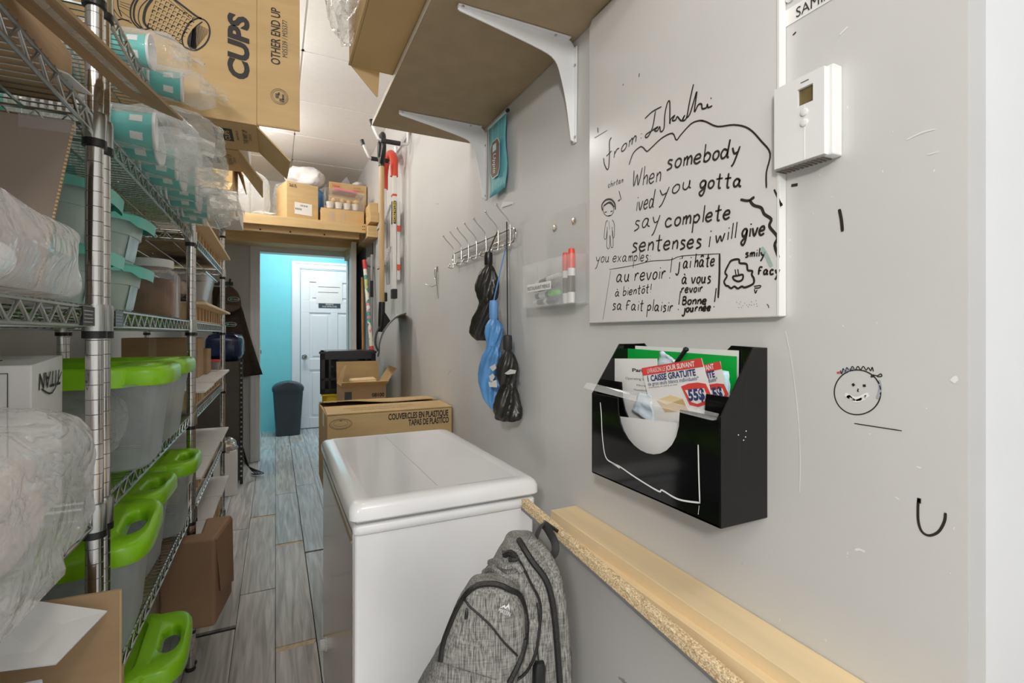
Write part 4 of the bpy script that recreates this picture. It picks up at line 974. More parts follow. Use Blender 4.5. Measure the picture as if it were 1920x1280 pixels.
# ------------------------------------------------------------------ acrylic brochure holder with markers
ah = thing('brochure_holder', 'clear acrylic brochure holder with markers in it on the wall', 'holder', (.69, 1.16, 1.31))
b = MB(); P = [(XR - .0035, 1.248, 1.31), (XR - .0035, 1.046, 1.31)] + [tuple(p) for p in arc((XR - .0035, 1.062, 1.556), .016, 0, PI / 2, 5, (0, -1, 0), (0, 0, 1))] + [tuple(p) for p in arc((XR - .0035, 1.222, 1.546), .026, 0, PI / 2, 5, (0, 0, 1), (0, 1, 0))]
b.prism(P, (.0025, 0, 0)); b.build('back_panel', 'acrylic', ah, bevel=.0006)
xf = .667
MB().box((xf, 1.040, 1.308), (xf + .0025, 1.300, 1.432)).build('front_panel', 'acrylic', ah, bevel=.0006)
b = MB(); b.box((xf, 1.036, 1.308), (XR - .001, 1.0395, 1.432)); b.box((xf, 1.3005, 1.308), (XR - .001, 1.303, 1.432)); b.box((xf, 1.036, 1.3055), (XR - .001, 1.303, 1.3078)); b.box((xf, 1.122, 1.308), (XR - .004, 1.1245, 1.432)); b.build('pocket_sides', 'acrylic', ah)
T2 = Matrix.Rotation(-PI / 2, 4, 'Y')
b = MB()
for y in (1.10, 1.20): b.lathe([(.010, 0), (.009, .001), (.004, .0015)], (XR - .004, y, 1.53), 16, T=T2)
b.build('screws', 'chrome', ah)
st_ = MB().box((xf - .0012, 1.135, 1.350), (xf - .0004, 1.272, 1.372)).build('label_strip', 'paper', ah)
text('RESTAURANT MENUS', (xf - .0014, 1.268, 1.3545), (0, -1, 0), LZ, .015, 'ink', st_, fit=.128)
def marker_pen(label, a, d, body, cap, Ln=.128, r=.0075):
    d = Vector(d).normalized(); o = thing('marker_pen', label, 'marker', a, 'markers in the acrylic holder')
    a = Vector(a); q = d.to_track_quat('Z', 'Y').to_matrix().to_4x4()
    MB().lathe([(.004, 0), (r * .9, .001), (r, .004), (r, Ln * .64)], a, 16, T=q).build('barrel', body, o, smooth=40)
    MB().lathe([(r * 1.05, Ln * .64), (r * 1.05, Ln * .9), (r * .8, Ln), (.001, Ln)], a, 16, T=q).build('cap', cap, o, smooth=40)
    MB().lathe([(r * 1.01, Ln * .2), (r * 1.01, Ln * .5)], a, 16, T=q).build('band', 'inkgrey' if body == 'white' else 'paper', o, smooth=40)
marker_pen('white marker with dark cap lowest in the acrylic holder', (.693, 1.275, 1.3205), (0, -1, .01), 'white', 'bin')
marker_pen('dark marker with lime green cap in the acrylic holder', (.693, 1.262, 1.339), (0, -1, .03), 'bin', 'limecap', .125, .0085)
marker_pen('white marker with brown cap lying third up in the holder', (.692, 1.272, 1.357), (0, -1, .06), 'white', 'markgrey', .135)
marker_pen('white marker with pale cap topmost of the lying markers', (.694, 1.265, 1.376), (0, -1, .10), 'white', 'white', .135)
marker_pen('white marker with red cap standing nearer the whiteboard in the holder', (.690, 1.072, 1.3085), (.02, .02, 1), 'white', 'red', .142, .0098)
marker_pen('slim white marker with dark red cap standing second from the whiteboard', (.690, 1.098, 1.3085), (.02, .06, 1), 'white', 'red', .136, .0075)
# ------------------------------------------------------------------ whiteboard
XW = .704
wbd = thing('whiteboard', 'white dry-erase board covered in black handwriting on right wall', 'whiteboard', (.71, .76, 1.255))
b = MB(); P = [(XW, 1.0115, 1.256), (XW, .502, 1.256), (XW, .502, 2.006), (XW, 1.0, 2.006), (XW, 1.0115, 1.992)]
b.prism(P, (XR - XW - .0005, 0, 0)); b.build('panel', 'board', wbd, bevel=.002)
MB().box((XW - .001, .5005, 1.2575), (XR - .001, .504, 2.004)).build('edge_trim', 'white', wbd)
GL = {'a': '8,9 4,10 1,6 2,1 5,1 8,6 8,9 8,2 11,0', 'b': '1,20 1,0|1,6 4,10 8,7 7,2 3,0 1,2', 'c': '8,8 4,10 1,6 2,1 5,0 9,2', 'd': '7,8 3,10 0,5 2,0 6,2 8,8|9,20 8,8 8,1 10,0', 'e': '0,5 7,6 6,10 2,9 0,4 3,0 8,2',
      'f': '8,18 5,19 4,14 3,0|0,9 7,10', 'F': '9,15 4,16 2,12 2,0|0,8 7,9', 'g': '8,9 4,10 1,6 3,1 7,4 8,9 7,-4 4,-9 1,-5 8,1', 'h': '1,20 1,0|1,6 5,10 7,7 7,0', 'i': '2,10 2,0|2,14 2,15.5', 'j': '4,10 4,-5 1,-9 -2,-6|4,14 4,15',
      'l': '2,20 2,0', 'm': '1,10 1,0|1,6 4,10 5,7 5,0|5,6 8,10 10,7 10,0', 'n': '1,10 1,0|1,6 5,10 7,7 7,0', 'o': '4,10 1,7 1,2 4,0 7,3 7,8 4,10', 'p': '1,10 1,-11|1,7 5,10 8,6 5,1 1,2', 'r': '1,10 1,0|1,5 4,10 7,9',
      's': '7,9 3,10 2,7 6,4 6,1 1,-1', 't': '4,18 4,1 7,0|0,11 8,12', 'u': '1,10 1,3 4,0 7,4 7,10 7,2 9,0', 'v': '0,10 4,0 8,10', 'w': '0,10 3,0 6,8 9,0 12,10', 'x': '0,10 8,0|8,10 0,0', 'y': '0,10 3,3 7,4|9,10 4,-7 1,-11',
      'B': '1,17 1,0|1,16 6,16 6,10 1,9 7,8 8,3 4,0 1,1', 'W': '0,18 2,1 6,13 9,1 13,19', '!': '2,18 2,5|2,1 2,0', ':': '2,2 2,3|2,8 2,9', "'": '2,18 1,14', 'ô': '4,10 1,7 1,2 4,0 7,3 7,8 4,10|1,14 7,15', 'â': '8,9 4,10 1,6 2,1 5,1 8,6 8,9 8,2 11,0|2,14 5,17 8,14',
      'à': '8,9 4,10 1,6 2,1 5,1 8,6 8,9 8,2 11,0|3,16 6,13', 'é': '0,5 7,6 6,10 2,9 0,4 3,0 8,2|3,13 6,15', ' ': ''}
HWB = [MB(), MB()]
def hw(s, a, c, xh, w=.0030, slant=.12, k=0):
    st0 = []; x = 0
    for ch in s:
        ps = [[tuple(float(v) for v in p.split(',')) for p in q.split()] for q in GL[ch].split('|')] if GL[ch] else []
        st0 += [[(px + x, py) for px, py in q] for q in ps]
        x += (max([p[0] for q in ps for p in q]) + 3) if ps else 6
    x -= 3; L = math.hypot(c[0] - a[0], c[1] - a[1])
    for q in st0:
        P = []
        for px, py in q:
            f = px / x; X_ = a[0] + (c[0] - a[0]) * f + py / 10 * xh * slant; Y_ = a[1] + (c[1] - a[1]) * f - py / 10 * xh
            p = onX(X_, Y_, XW); p.x = XW - .0006; P.append(p)
        HWB[k].ribbon(P, w, (-1, 0, 0))
def draw(pts, w=.0034, o=(0, 0), s=1, k=0, x=None, smooth=True):
    P = []
    for px, py in pts:
        p = onX(o[0] + px / s, o[1] + py / s, x or XW); p.x = (x or XW) - .0006; P.append(p)
    HWB[k].ribbon(P, w, (-1, 0, 0), smooth=smooth)
def flush(nm):
    global HWB
    HWB[0].build(nm, 'marker', wbd)
    if HWB[1].v: HWB[1].build('faint_marks', 'markgrey', wbd)
    HWB = [MB(), MB()]
A1 = dict(o=(1100, 150), s=6.4)
draw([(300, 690), (275, 740), (275, 900), (265, 1050), (245, 1070), (215, 1010), (205, 935)], **A1); draw([(238, 915), (300, 850)], **A1)
hw('rom', (1150, 297), (1192, 266), 13); hw(':', (1196, 266), (1202, 262), 13, .004)
draw([(700, 465), (790, 380), (900, 320)], .003, **A1); draw([(828, 370), (795, 560), (745, 670), (710, 690), (715, 655), (790, 605), (860, 560), (815, 605), (850, 610), (878, 560), (890, 620), (930, 580), (940, 420), (970, 280), (1000, 270), (1000, 520), (1012, 470), (1060, 425), (1030, 485), (1070, 480), (1090, 440), (1140, 490), (1180, 420), (1150, 485), (1200, 455), (1240, 250), (1285, 50)], **A1)
draw([(1200, 455), (1240, 410), (1290, 250), (1325, 140), (1295, 380), (1340, 300), (1380, 290), (1390, 345), (1440, 330), (1450, 290), (1460, 330), (1510, 310)], **A1); draw([(1490, 225), (1500, 215)], .004, **A1)
flush('signature')
draw([(510, 1020), (560, 880), (640, 805), (680, 812), (722, 855), (760, 830), (900, 700), (1030, 640), (1078, 720), (1130, 660), (1250, 530), (1340, 490), (1408, 490)], .003, **A1)
A2 = dict(o=(1080, 120), s=2.56)
draw([(600, 272), (625, 277), (680, 300), (760, 292), (830, 310), (890, 370), (933, 430), (915, 520), (915, 595)], .003, **A2)
flush('drawn_line')
draw([(790, 650), (820, 656), (845, 652)], .0045, **A2); draw([(858, 638), (838, 655), (855, 678), (890, 690), (905, 720), (938, 745), (930, 780), (968, 830), (955, 870), (975, 930)], .005, **A2); draw([(952, 602), (985, 672)], .004, **A2); draw([(984, 668), (988, 682)], .006, **A2)
flush('drawn_line')
draw([(305, 45), (303, 62)], .003, **A2); draw([(228, 95), (226, 104)], .003, **A2); draw([(105, 305), (107, 330)], .004, **A2); draw([(90, 355), (150, 318)], .002, k=1, **A2)
flush('pen_ticks')
hw('When', (1186, 352), (1238, 340), 18, slant=.1); hw('somebody', (1249, 318), (1386, 291), 17, .004)
hw('ived', (1192, 396), (1226, 388), 17); hw('you', (1236, 372), (1296, 352), 16); hw('gotta', (1311, 354), (1390, 350), 15, .004)
hw('say', (1188, 432), (1236, 420), 17); hw('complete', (1246, 426), (1368, 410), 16, .004)
hw('sentenses', (1184, 472), (1314, 464), 16, .004); hw('i', (1327, 463), (1330, 463), 20); hw('will', (1341, 456), (1379, 446), 15); hw('give', (1390, 446), (1433, 440), 16, .004)
flush('handwriting')
hw('you examples:', (1117, 492), (1219, 489), 11, .0022)
A3 = dict(o=(1110, 470), s=7.68)
draw([(250, 270), (590, 212), (850, 150), (1130, 130), (1300, 75), (1850, 42)], .0014, **A3); draw([(272, 285), (160, 990)], .0014, smooth=False, **A3); draw([(1840, 45), (1838, 350), (1820, 680)], .0042, **A3)
hw('au revoir', (1155, 529), (1247, 522), 14, .0032); hw('!', (1252, 522), (1256, 522), 22, .0026)
hw('à bientôt!', (1153, 556), (1220, 548), 9, .0026); hw('sa Fait plaisir', (1148, 580), (1261, 584), 11, .0028); hw('!', (1268, 581), (1272, 581), 20, .003)
flush('handwriting')
hw("j'ai hâte", (1270, 504), (1339, 498), 13, .0032); hw('à vous', (1278, 532), (1332, 530), 12, .0032); hw('revoir', (1277, 549), (1317, 547), 9, .003); hw('Bonne', (1279, 571), (1324, 570), 9, .0036); hw('journée', (1281, 585), (1332, 582), 8, .0036); hw('!', (1335, 576), (1339, 576), 20, .0034)
flush('handwriting')
hw('smily', (1397, 482), (1434, 480), 8, .003); hw('Facy', (1421, 515), (1461, 514), 9, .0032); hw('chirtan', (1140, 352), (1168, 342), 6, .0018); draw([(1161, 358), (1165, 374)], .003); draw([(1159, 377), (1163, 374)], .004)
flush('handwriting')
A4 = dict(o=(1330, 440), s=8)
draw([(300, 430), (240, 560), (268, 620), (225, 700), (250, 760), (285, 770), (330, 803), (380, 775), (430, 806), (490, 775), (540, 790), (660, 735), (672, 660), (640, 600), (648, 545), (580, 530), (560, 440), (460, 425), (450, 375), (400, 368), (330, 390), (300, 430)], .0038, **A4)
draw([(350, 625), (430, 612), (505, 600), (500, 670), (440, 700), (375, 675), (350, 625)], .0036, **A4); draw([(390, 520), (403, 605)], .003, **A4); draw([(430, 515), (442, 595)], .003, **A4); draw([(670, 775), (770, 762), (755, 795), (680, 800)], .002, **A4); draw([(680, 815), (695, 875), (720, 825)], .002, **A4)
for k, (x_, y_) in enumerate(((410, 1005), (450, 1030), (470, 1000), (480, 1085), (530, 1020), (500, 1055), (560, 1050), (600, 1040), (630, 1000), (630, 1050), (670, 1040), (710, 1030), (700, 980), (715, 1065), (440, 1085), (580, 1075))): draw([(x_, y_), (x_ + 8, y_ + 14)], .0012, k=1, **A4)
draw([(865, 1040), (890, 1065), (893, 1100)], .0018, k=1, **A4)
HWB[0].build('drawn_smiley', 'marker', wbd); HWB[1].build('dotted_word', 'markgrey', wbd)
HWB = [MB(), MB()]
# small figure with bobbed hair
fc = (1141, 393)
draw([(fc[0] + 10 * math.cos(a * PI / 8), fc[1] + 12 * math.sin(a * PI / 8)) for a in range(17)], .0016); draw([(1130, 395), (1129, 384), (1136, 375), (1146, 374), (1153, 382), (1154, 393)], .0045); draw([(1132, 386), (1144, 379), (1152, 388)], .004)
draw([(1134, 398), (1138, 397)], .003); draw([(1145, 397), (1149, 395)], .003); draw([(1138, 405), (1146, 403)], .0016)
draw([(1140, 413), (1136, 418), (1133, 445), (1137, 446), (1139, 425)], .0016); draw([(1148, 412), (1152, 420), (1152, 443), (1149, 443), (1148, 425)], .0016); draw([(1139, 432), (1138, 462), (1143, 464), (1144, 440), (1146, 462), (1150, 460), (1149, 432)], .0016); draw([(1142, 414), (1143, 430)], .0014)
HWB[0].build('drawn_figure', 'marker', wbd)
HWB = [MB(), MB()]; draw([(1428, 464), (1437, 478), (1447, 500)], .007); HWB[0].build('green_smear', 'markgreen', wbd)
# ------------------------------------------------------------------ marks on the wall itself
def wallmarks(name, mt, items):
    global HWB
    HWB = [MB(), MB()]
    for pts, w, kw in items: draw(pts, w, x=XR, **kw)
    HWB[0].build(name, mt, wr)
A5 = dict(o=(1420, 620), s=2.91)
face = [(545 + 130 * math.cos(a * PI / 12) * (1.0 if math.cos(a * PI / 12) > 0 else .95), 335 + 122 * math.sin(a * PI / 12)) for a in range(25)]
wallmarks('marker_face', 'marker', [(face, .0016, A5), ([(520, 288), (530, 300)], .005, A5), ([(584, 292), (586, 306)], .005, A5), ([(553, 315), (548, 328), (556, 330)], .0014, A5), ([(500, 350), (540, 378), (595, 352)], .002, A5),
                                  ([(455, 215), (462, 235), (470, 205), (480, 225), (490, 200), (505, 220), (520, 193), (535, 215), (550, 193), (565, 212), (580, 193), (595, 215), (607, 200), (620, 218), (628, 198), (635, 222)], .0013, A5), ([(640, 248), (622, 252), (630, 240), (655, 245), (675, 235), (680, 248), (655, 250)], .0014, A5)])
wallmarks('marker_strokes', 'marker', [([(882, 915), (878, 960), (880, 1040), (900, 1095), (940, 1116), (990, 1095), (1022, 1040), (1028, 992)], .003, A5), ([(884, 912), (884, 940)], .0055, A5), ([(530, 505), (640, 522), (790, 545)], .0014, A5), ([(1574, 392), (1578, 412), (1580, 434)], .0045, {}), ([(1487, 66), (1493, 60)], .003, {}), ([(1484, 348), (1496, 346)], .006, {})])
wallmarks('chalk_smile', 'chip', [([(480, 345), (540, 372), (608, 345)], .006, A5), ([(490, 355), (540, 382), (595, 362)], .004, A5)])
wallmarks('red_smear', 'markred', [([(435, 230), (455, 226)], .004, A5)]); wallmarks('blue_smear', 'markblue', [([(470, 222), (530, 208)], .006, A5), ([(665, 270), (672, 320), (655, 370)], .004, A5)])
rr = random.Random(11)
its = [([(155, 0), (190, 180), (225, 480), (235, 700), (232, 880)], .0011, A5), ([(1065, 280), (1080, 262), (1095, 258)], .006, A5), ([(535, 1195), (560, 1192), (590, 1205)], .003, A5), ([(755, 905), (775, 920)], .002, A5), ([(870, 740), (895, 748)], .002, A5)]
for k in range(26):
    x_, y_ = rr.uniform(1450, 1800), rr.uniform(120, 1200); its.append(([(x_, y_), (x_ + rr.uniform(-3, 3), y_ + rr.uniform(1, 5))], rr.uniform(.0008, .0018), {}))
its += [([(1700, 262), (1730, 248), (1755, 242)], .0016, {}), ([(1740, 290), (1762, 284)], .0014, {}), ([(1575, 65), (1590, 50)], .003, {})]
wallmarks('paint_chips', 'chip', its)
its = [([(768, 688), (772, 698)], .004, {}), ([(770, 700), (776, 708)], .003, {}), ([(840, 702), (845, 694)], .004, {}), ([(1160, 1270), (1172, 1276)], .008, {}), ([(1166, 1277), (1176, 1280)], .005, {}), ([(818, 382), (823, 382)], .003, {}), ([(820, 379), (820, 386)], .002, {})]
for k in range(16):
    x_, y_ = rr.uniform(780, 1450), rr.uniform(600, 1250); its.append(([(x_, y_), (x_ + rr.uniform(-2, 3), y_ + rr.uniform(1, 4))], rr.uniform(.0008, .0016), {}))
wallmarks('scuff_marks', 'scuff', its)
wp = MB()
for k, (x_, z0, z1, y_) in enumerate(((1.02, .5, .9, .262), (1.08, .9, 1.4, .262), (.93, .9, 1.2, .262), (1.0, 1.2, 1.5, .262))): wp.ribbon([(x_ - .12, y_ - .0004, z0), (x_ - .10, y_ - .0004, z1)], .0012, NY, smooth=False)
# ------------------------------------------------------------------ thermostat
th = thing('thermostat', 'white wall thermostat with small screen beside the whiteboard', 'thermostat', (.71, .456, 1.54))
b = MB(); b.box((.6985, .416, 1.480), (XR - .0005, .502, 1.607)); b.build('base', 'white', th, bevel=.002)
b = MB(); xt = .691; ya_, yb_, za_, zb_ = .424, .500, 1.482, 1.605; d0, d1, d2, d3 = .440, .463, 1.563, 1.588
b.box((xt, ya_, za_), (.6985, d0, zb_)).box((xt, d1, za_), (.6985, yb_, zb_)).box((xt, d0, za_), (.6985, d1, d2)).box((xt, d0, d3), (.6985, d1, zb_)); b.build('front_cover', 'white', th)
MB().box((.6955, d0, d2), (.697, d1, d3)).build('screen', 'lcd', th)
b = MB(); T3 = Matrix.Rotation(-PI / 2, 4, 'Y')
for z in (1.551, 1.536): MB().lathe([(.0052, 0), (.0052, .0018), (.004, .0024), (.001, .0024)], (xt, .4525, z), 18, T=T3).build('button', 'white', th, smooth=40)
b = MB(); b.box((xt - .0004, .4518, za_), (xt, .4532, 1.530)).box((xt - .0004, .4518, 1.556), (xt, .4532, 1.561)); b.build('seam', 'paper', th)
b = MB()
for k in range(11): b.box((.694, .428 + .0068 * k, 1.4785), (.716, .4315 + .0068 * k, 1.4795))
b.build('vent_slots', 'inkgrey', th)
MB().box((xt - .0003, .446, 1.595), (xt, .458, 1.5965)).build('maker_mark', 'inkgrey', th)
nl = tag(MB().box((XR - .0012, .30, 1.7095), (XR - .0004, .502, 1.735)).build('name_strip', 'paper'), 'white paper name strip on the wall at the top edge of view', 'label')
text('SAMIA NE', (XR - .0014, .484, 1.7135), (0, -1, 0), LZ, .022, 'ink', nl, fit=.085)
wc = thing('wall_clip', 'small metal clip screwed to the wall above the name strip', 'clip', (XR, .492, 1.76))
MB().prism([tuple(p) for p in arc((XR - .003, .4925, 1.752), .0085, PI, 2 * PI, 8, (0, 1, 0), (0, 0, 1))] + [(XR - .003, .501, 1.80), (XR - .003, .484, 1.80)], (.0025, 0, 0)).build('plate', 'alu', wc, bevel=.0006)
MB().lathe([(.005, 0), (.0045, .002), (.001, .003)], (XR - .003, .4925, 1.753), 14, T=T3).build('screw', 'chrome', wc, smooth=True)
# ------------------------------------------------------------------ file pocket
fp = thing('file_pocket', 'glossy black wall file pocket stuffed with papers and flyers', 'file holder', (.66, .72, .93))
F0, F1, xF, zF0, zF1, zBk = .535, .868, .613, .931, 1.102, 1.207
def pocket_panel(b, x, z0, z1, c, hw_, dep, th_=.003):
    """upright sheet with a round dip in its top edge"""
    P = [(x, F0, z0), (x, F0, z1), (x, c - hw_ - .012, z1)]
    for k in range(15):
        a = PI * k / 14; P.append((x, c - hw_ * math.cos(a) , z1 - dep * math.sin(a) ** .8))
    P += [(x, c + hw_ + .012, z1), (x, F1, z1), (x, F1, z0)]
    b.prism(P, (th_, 0, 0))
b = MB(); pocket_panel(b, xF, zF0, zF1, .700, .083, .092); b.build('front_panel', 'gloss', fp, bevel=.0008)
b = MB(); pocket_panel(b, .655, zF0 + .01, 1.128, .712, .112, .11); b.build('divider', 'gloss', fp, bevel=.0008)
b = MB(); P = [(XR - .004, F0, zF0), (XR - .004, F0, zBk), (XR - .004, .60, zBk + .002), (XR - .004, .625, zBk - .02), (XR - .004, .80, zBk - .02), (XR - .004, .825, zBk + .002), (XR - .004, F1, zBk), (XR - .004, F1, zF0)]
b.prism(P, (.0035, 0, 0)); b.build('back_panel', 'gloss', fp, bevel=.0008)
for y in (F0 - .003, F1):
    b = MB(); b.prism([(xF, y, zF0), (XR - .001, y, zF0), (XR - .001, y, zBk), (XR - .035, y, zBk), (xF, y, zF1)], (0, .003, 0)); b.build('side_panel', 'gloss', fp, bevel=.0008)
MB().box((xF, F0, zF0), (XR - .001, F1, zF0 + .003)).build('bottom_panel', 'gloss', fp)
A6 = dict(o=(1100, 620), s=3.283)
HWB = [MB(), MB()]
draw([(85, 440), (92, 520), (98, 650), (118, 775), (165, 815), (210, 838), (300, 900), (440, 985), (465, 980), (540, 1025), (600, 1045), (700, 1058)], .003, x=xF, **A6); draw([(688, 700), (692, 880), (698, 1060)], .0026, x=xF, **A6); draw([(160, 815), (205, 845)], .003, x=xF, **A6); draw([(694, 1075), (688, 1130)], .0012, x=xF, **A6)
HWB[0].build('chalk_outline', 'chip', fp)
HWB = [MB(), MB()]
for k in range(12):
    x_, y_ = rr.uniform(880, 1000), rr.uniform(150, 700); 
    p = onY(1100 + x_ / 3.283, 620 + y_ / 3.283, F0 - .003)
    if xF + .01 < p.x < XR - .01 and p.z < 1.1: HWB[0].box((p.x - .0008, F0 - .0036, p.z - .0008), (p.x + .0008, F0 - .003, p.z + .0008))
HWB[0].build('white_specks', 'chip', fp)
MB().hexa([(xF - .012, F0 + .004, zF1 - .005), (xF - .002, F0 + .004, zF1 - .005), (xF - .002, F1 + .018, zF1 + .010), (xF - .012, F1 + .018, zF1 + .010), (xF - .004, F0 + .004, zF1 + .004), (xF + .004, F0 + .004, zF1 + .004), (xF + .004, F1 + .018, zF1 + .021), (xF - .004, F1 + .018, zF1 + .021)]).build('clear_label_strip', 'acrylic', fp)
def sheet(name, label, quad, x, m, cat='paper', group='papers in the file pocket', th_=.0008):
    P = [onX(px, py, x) for px, py in quad]
    o = thing(name, label, cat, sum(P, Vector()) / 4, group); MB().prism(P, (th_, 0, 0)).build('sheet', m, o); return o, P
sheet('green_folder', 'bright green folder at the back of the black file pocket', ((1163, 652), (1381, 668), (1379, 860), (1161, 880)), .708, 'green', 'folder')
sheet('white_pages', 'white and pink page edges behind the green folder', ((1191, 648), (1385, 657), (1383, 840), (1189, 840)), .7125, 'paper')
o, P = sheet('instruction_booklet', 'white printed instruction booklet at left in the file pocket', ((1147, 672), (1232, 672), (1232, 850), (1147, 850)), .672, 'paper', 'booklet')
def onsheet(o, P, body, u, v, size, w, m, **k):
    """print on a leaning sheet: u, v fractions from its top left corner, w fraction of its width"""
    ux = P[1] - P[0]; uy = P[3] - P[0]; O = P[0] + ux * u + uy * v
    return text(body, O, ux, Vector((-1, 0, 0)).cross(ux), size, m, o, fit=ux.length * w, lift=.0003, **k)
onsheet(o, P, 'Panas', .48, .13, .010, .36, 'ink', bold=.0003); onsheet(o, P, 'Operating Instruc', .33, .21, .0075, .60, 'inkgrey'); onsheet(o, P, 'Microwave', .58, .27, .006, .36, 'inkgrey'); onsheet(o, P, 'Household Use', .52, .315, .006, .42, 'inkgrey'); onsheet(o, P, 'Model No. NN-S', .44, .36, .006, .50, 'inkgrey'); onsheet(o, P, 'INV', .68, .52, .010, .22, 'ink', bold=.0003, shear=.2)
def flyer(label, quad, x):
    o, P = sheet('egg_flyer', label, quad, x, 'paper', 'flyer', 'flyers in the file pocket')
    ux = P[1] - P[0]; uy = P[3] - P[0]
    def Q(u, v): return P[0] + ux * u + uy * (v * .70) + Vector((-.0004, 0, 0))
    def rect(u0, v0, u1, v1, m, nm): MB().prism([Q(u0, v0), Q(u1, v0), Q(u1, v1), Q(u0, v1)], (-.0002, 0, 0)).build(nm, m, o)
    rect(0, 0, 1, .145, 'redpaint', 'red_band')
    for body, u, v, s, w, m, kw in (('LIVRAISON LE', .09, .115, .013, .32, 'paper', {}), ('JOUR SUIVANT', .43, .115, .013, .46, 'paper', dict(bold=.0003)), ('1 CAISSE GRATUITE', .05, .265, .016, .80, 'navy', dict(bold=.0005)), ('de gros œufs blancs individuels*', .05, .345, .010, .84, 'navy', {}), ('Commande de 250 $ ou plus', .05, .39, .004, .50, 'inkgrey', {})):
        tt = text(body, Q(u, v) + Vector((-.0004, 0, 0)), ux, Vector((-1, 0, 0)).cross(ux), s, m, o, fit=ux.length * w, lift=.0002, **kw)
    def poly(pts, m, nm, d): MB().prism([Q(u, v) + Vector((d, 0, 0)) for u, v in pts], (-.0002, 0, 0)).build(nm, m, o)
    poly([(.60, .42), (.72, .385), (.86, .385), (.97, .42), (1.0, .60), (.93, .74), (.78, .78), (.66, .74)], 'redpaint', 'price_shield', 0)
    poly([(.65, .49), (.93, .49), (.945, .60), (.89, .695), (.78, .73), (.70, .695)], 'paper', 'price_ground', -.0004)
    text('55$', Q(.67, .665) + Vector((-.0009, 0, 0)), ux, Vector((-1, 0, 0)).cross(ux), .027, 'navy', o, fit=ux.length * .24, bold=.0012, lift=.0002)
    poly([(.14, .62), (.40, .55), (.58, .63), (.30, .71)], 'pine2', 'printed_box_top', 0); poly([(.14, .62), (.30, .71), (.58, .63), (.62, .84), (.24, .84)], 'kraft', 'printed_box', -.0001)
    return o
flyer('egg flyer with red band at the front of the file pocket', ((1203, 690), (1315, 671), (1351, 800), (1236, 835)), .6655)
flyer('second egg flyer half hidden behind the front one', ((1250, 700), (1350, 677), (1374, 800), (1280, 830)), .676)
def crum(name, label, pts, x, m, seed):
    rows = []
    (a, b_, c, d_) = [onX(*p, x) for p in pts]
    for i in range(9):
        rows.append([(a.lerp(b_, q / 8)).lerp(d_.lerp(c, q / 8), i / 8) + Vector((.006 * noise.noise(Vector((i * .5, q * .5, seed))), .003 * noise.noise(Vector((i * .4, seed, q * .4))), 0)) for q in range(9)])
    return tag(MB().grid(rows).build(name, m, smooth=60, solid=.0012), label, 'paper', 'papers in the file pocket')
crum('blue_paper', 'pale blue crumpled paper peeking over the flyers', ((1229, 690), (1241, 656), (1262, 672), (1285, 700)), .688, 'bluewhite', 3)
crum('blue_paper', 'pale blue mask folded low behind the clear strip', ((1198, 735), (1220, 742), (1228, 800), (1185, 770)), .664, 'bluewhite', 5)
crum('blue_paper', 'blue card slipped behind the second flyer', ((1345, 692), (1366, 696), (1372, 760), (1350, 790)), .690, 'sticker', 8)
w_, P = sheet('folded_page', 'white page showing through the round cut of the pocket', ((1158, 780), (1290, 795), (1290, 880), (1150, 850)), .640, 'paper')
mp_ = thing('black_pen', 'black pen with round end standing in the file pocket', 'pen', (.69, .70, 1.15))
A_, B__ = onX(1268, 680, .690), onX(1286, 655, .684)
MB().tube([A_, B__], .0042, 10).build('barrel', 'black', mp_, smooth=True); MB().lathe([(.0005, -.005), (.0045, -.003), (.0058, 0), (.0045, .003), (.0005, .005)], B__, 14).build('end_knob', 'black', mp_, smooth=True)
# ================================================================== BOARDS ALONG THE WALL
def beam(name, label, p0, p1, w, h, m, cat='board', group='boards along the wall', ends=None):
    """p0, p1: the aisle-side top edge; w towards the wall, h down"""
    p0, p1 = Vector(p0), Vector(p1); wv = Vector((w, 0, 0)); hv = Vector((0, 0, -h))
    b = MB(); b.hexa([p0 + hv, p0 + hv + wv, p1 + hv + wv, p1 + hv, p0, p0 + wv, p1 + wv, p1])
    return tag(b.build(name, m, bevel=.0012), label, cat, group)
beam('lumber', 'thick pale lumber plank lying against the wall under the file pocket', (.640, 1.092, .774), (.640, .12, .752), .0785, .042, 'pine2')
beam('batten', 'thin pale batten between the particle board strip and the lumber', (.6235, 1.00, .744), (.6235, .12, .734), .0165, .030, 'pine2')
pbs = beam('particle_board_strip', 'raw particle board strip slanting down from the freezer corner', (.545, 1.072, .822), (.612, .36, .698), .018, .020, 'pboard')
p0, p1 = Vector((.5445, 1.072, .802)), Vector((.6115, .36, .678))
b = MB(); b.hexa([p0 + Vector((0, 0, -.006)), p0 + Vector((.0185, 0, -.006)), p1 + Vector((.0185, 0, -.006)), p1 + Vector((0, 0, -.006)), p0, p0 + Vector((.0185, 0, 0)), p1 + Vector((.0185, 0, 0)), p1]); b.build('melamine_face', 'melamine', pbs)
for y in (.30, .85): tag(MB().box((.668, y, .690), (XR - .0005, y + .03, .708 + .022 * (y > .5))).build('support_cleat', 'pine'), 'small wooden cleat fixed to the wall under the %s of the lumber' % ('near end' if y < .5 else 'far half'), 'cleat', 'wall cleats')
tag(MB().hexa([onX(1386, 1250, .625), onX(1450, 1290, .625), onX(1420, 1310, .625), onX(1368, 1285, .625)] + [onX(1386, 1250, .624), onX(1450, 1290, .624), onX(1420, 1310, .624), onX(1368, 1285, .624)]).build('paper_slip', 'paper'), 'white paper slip stuck on the end of the particle board', 'paper')
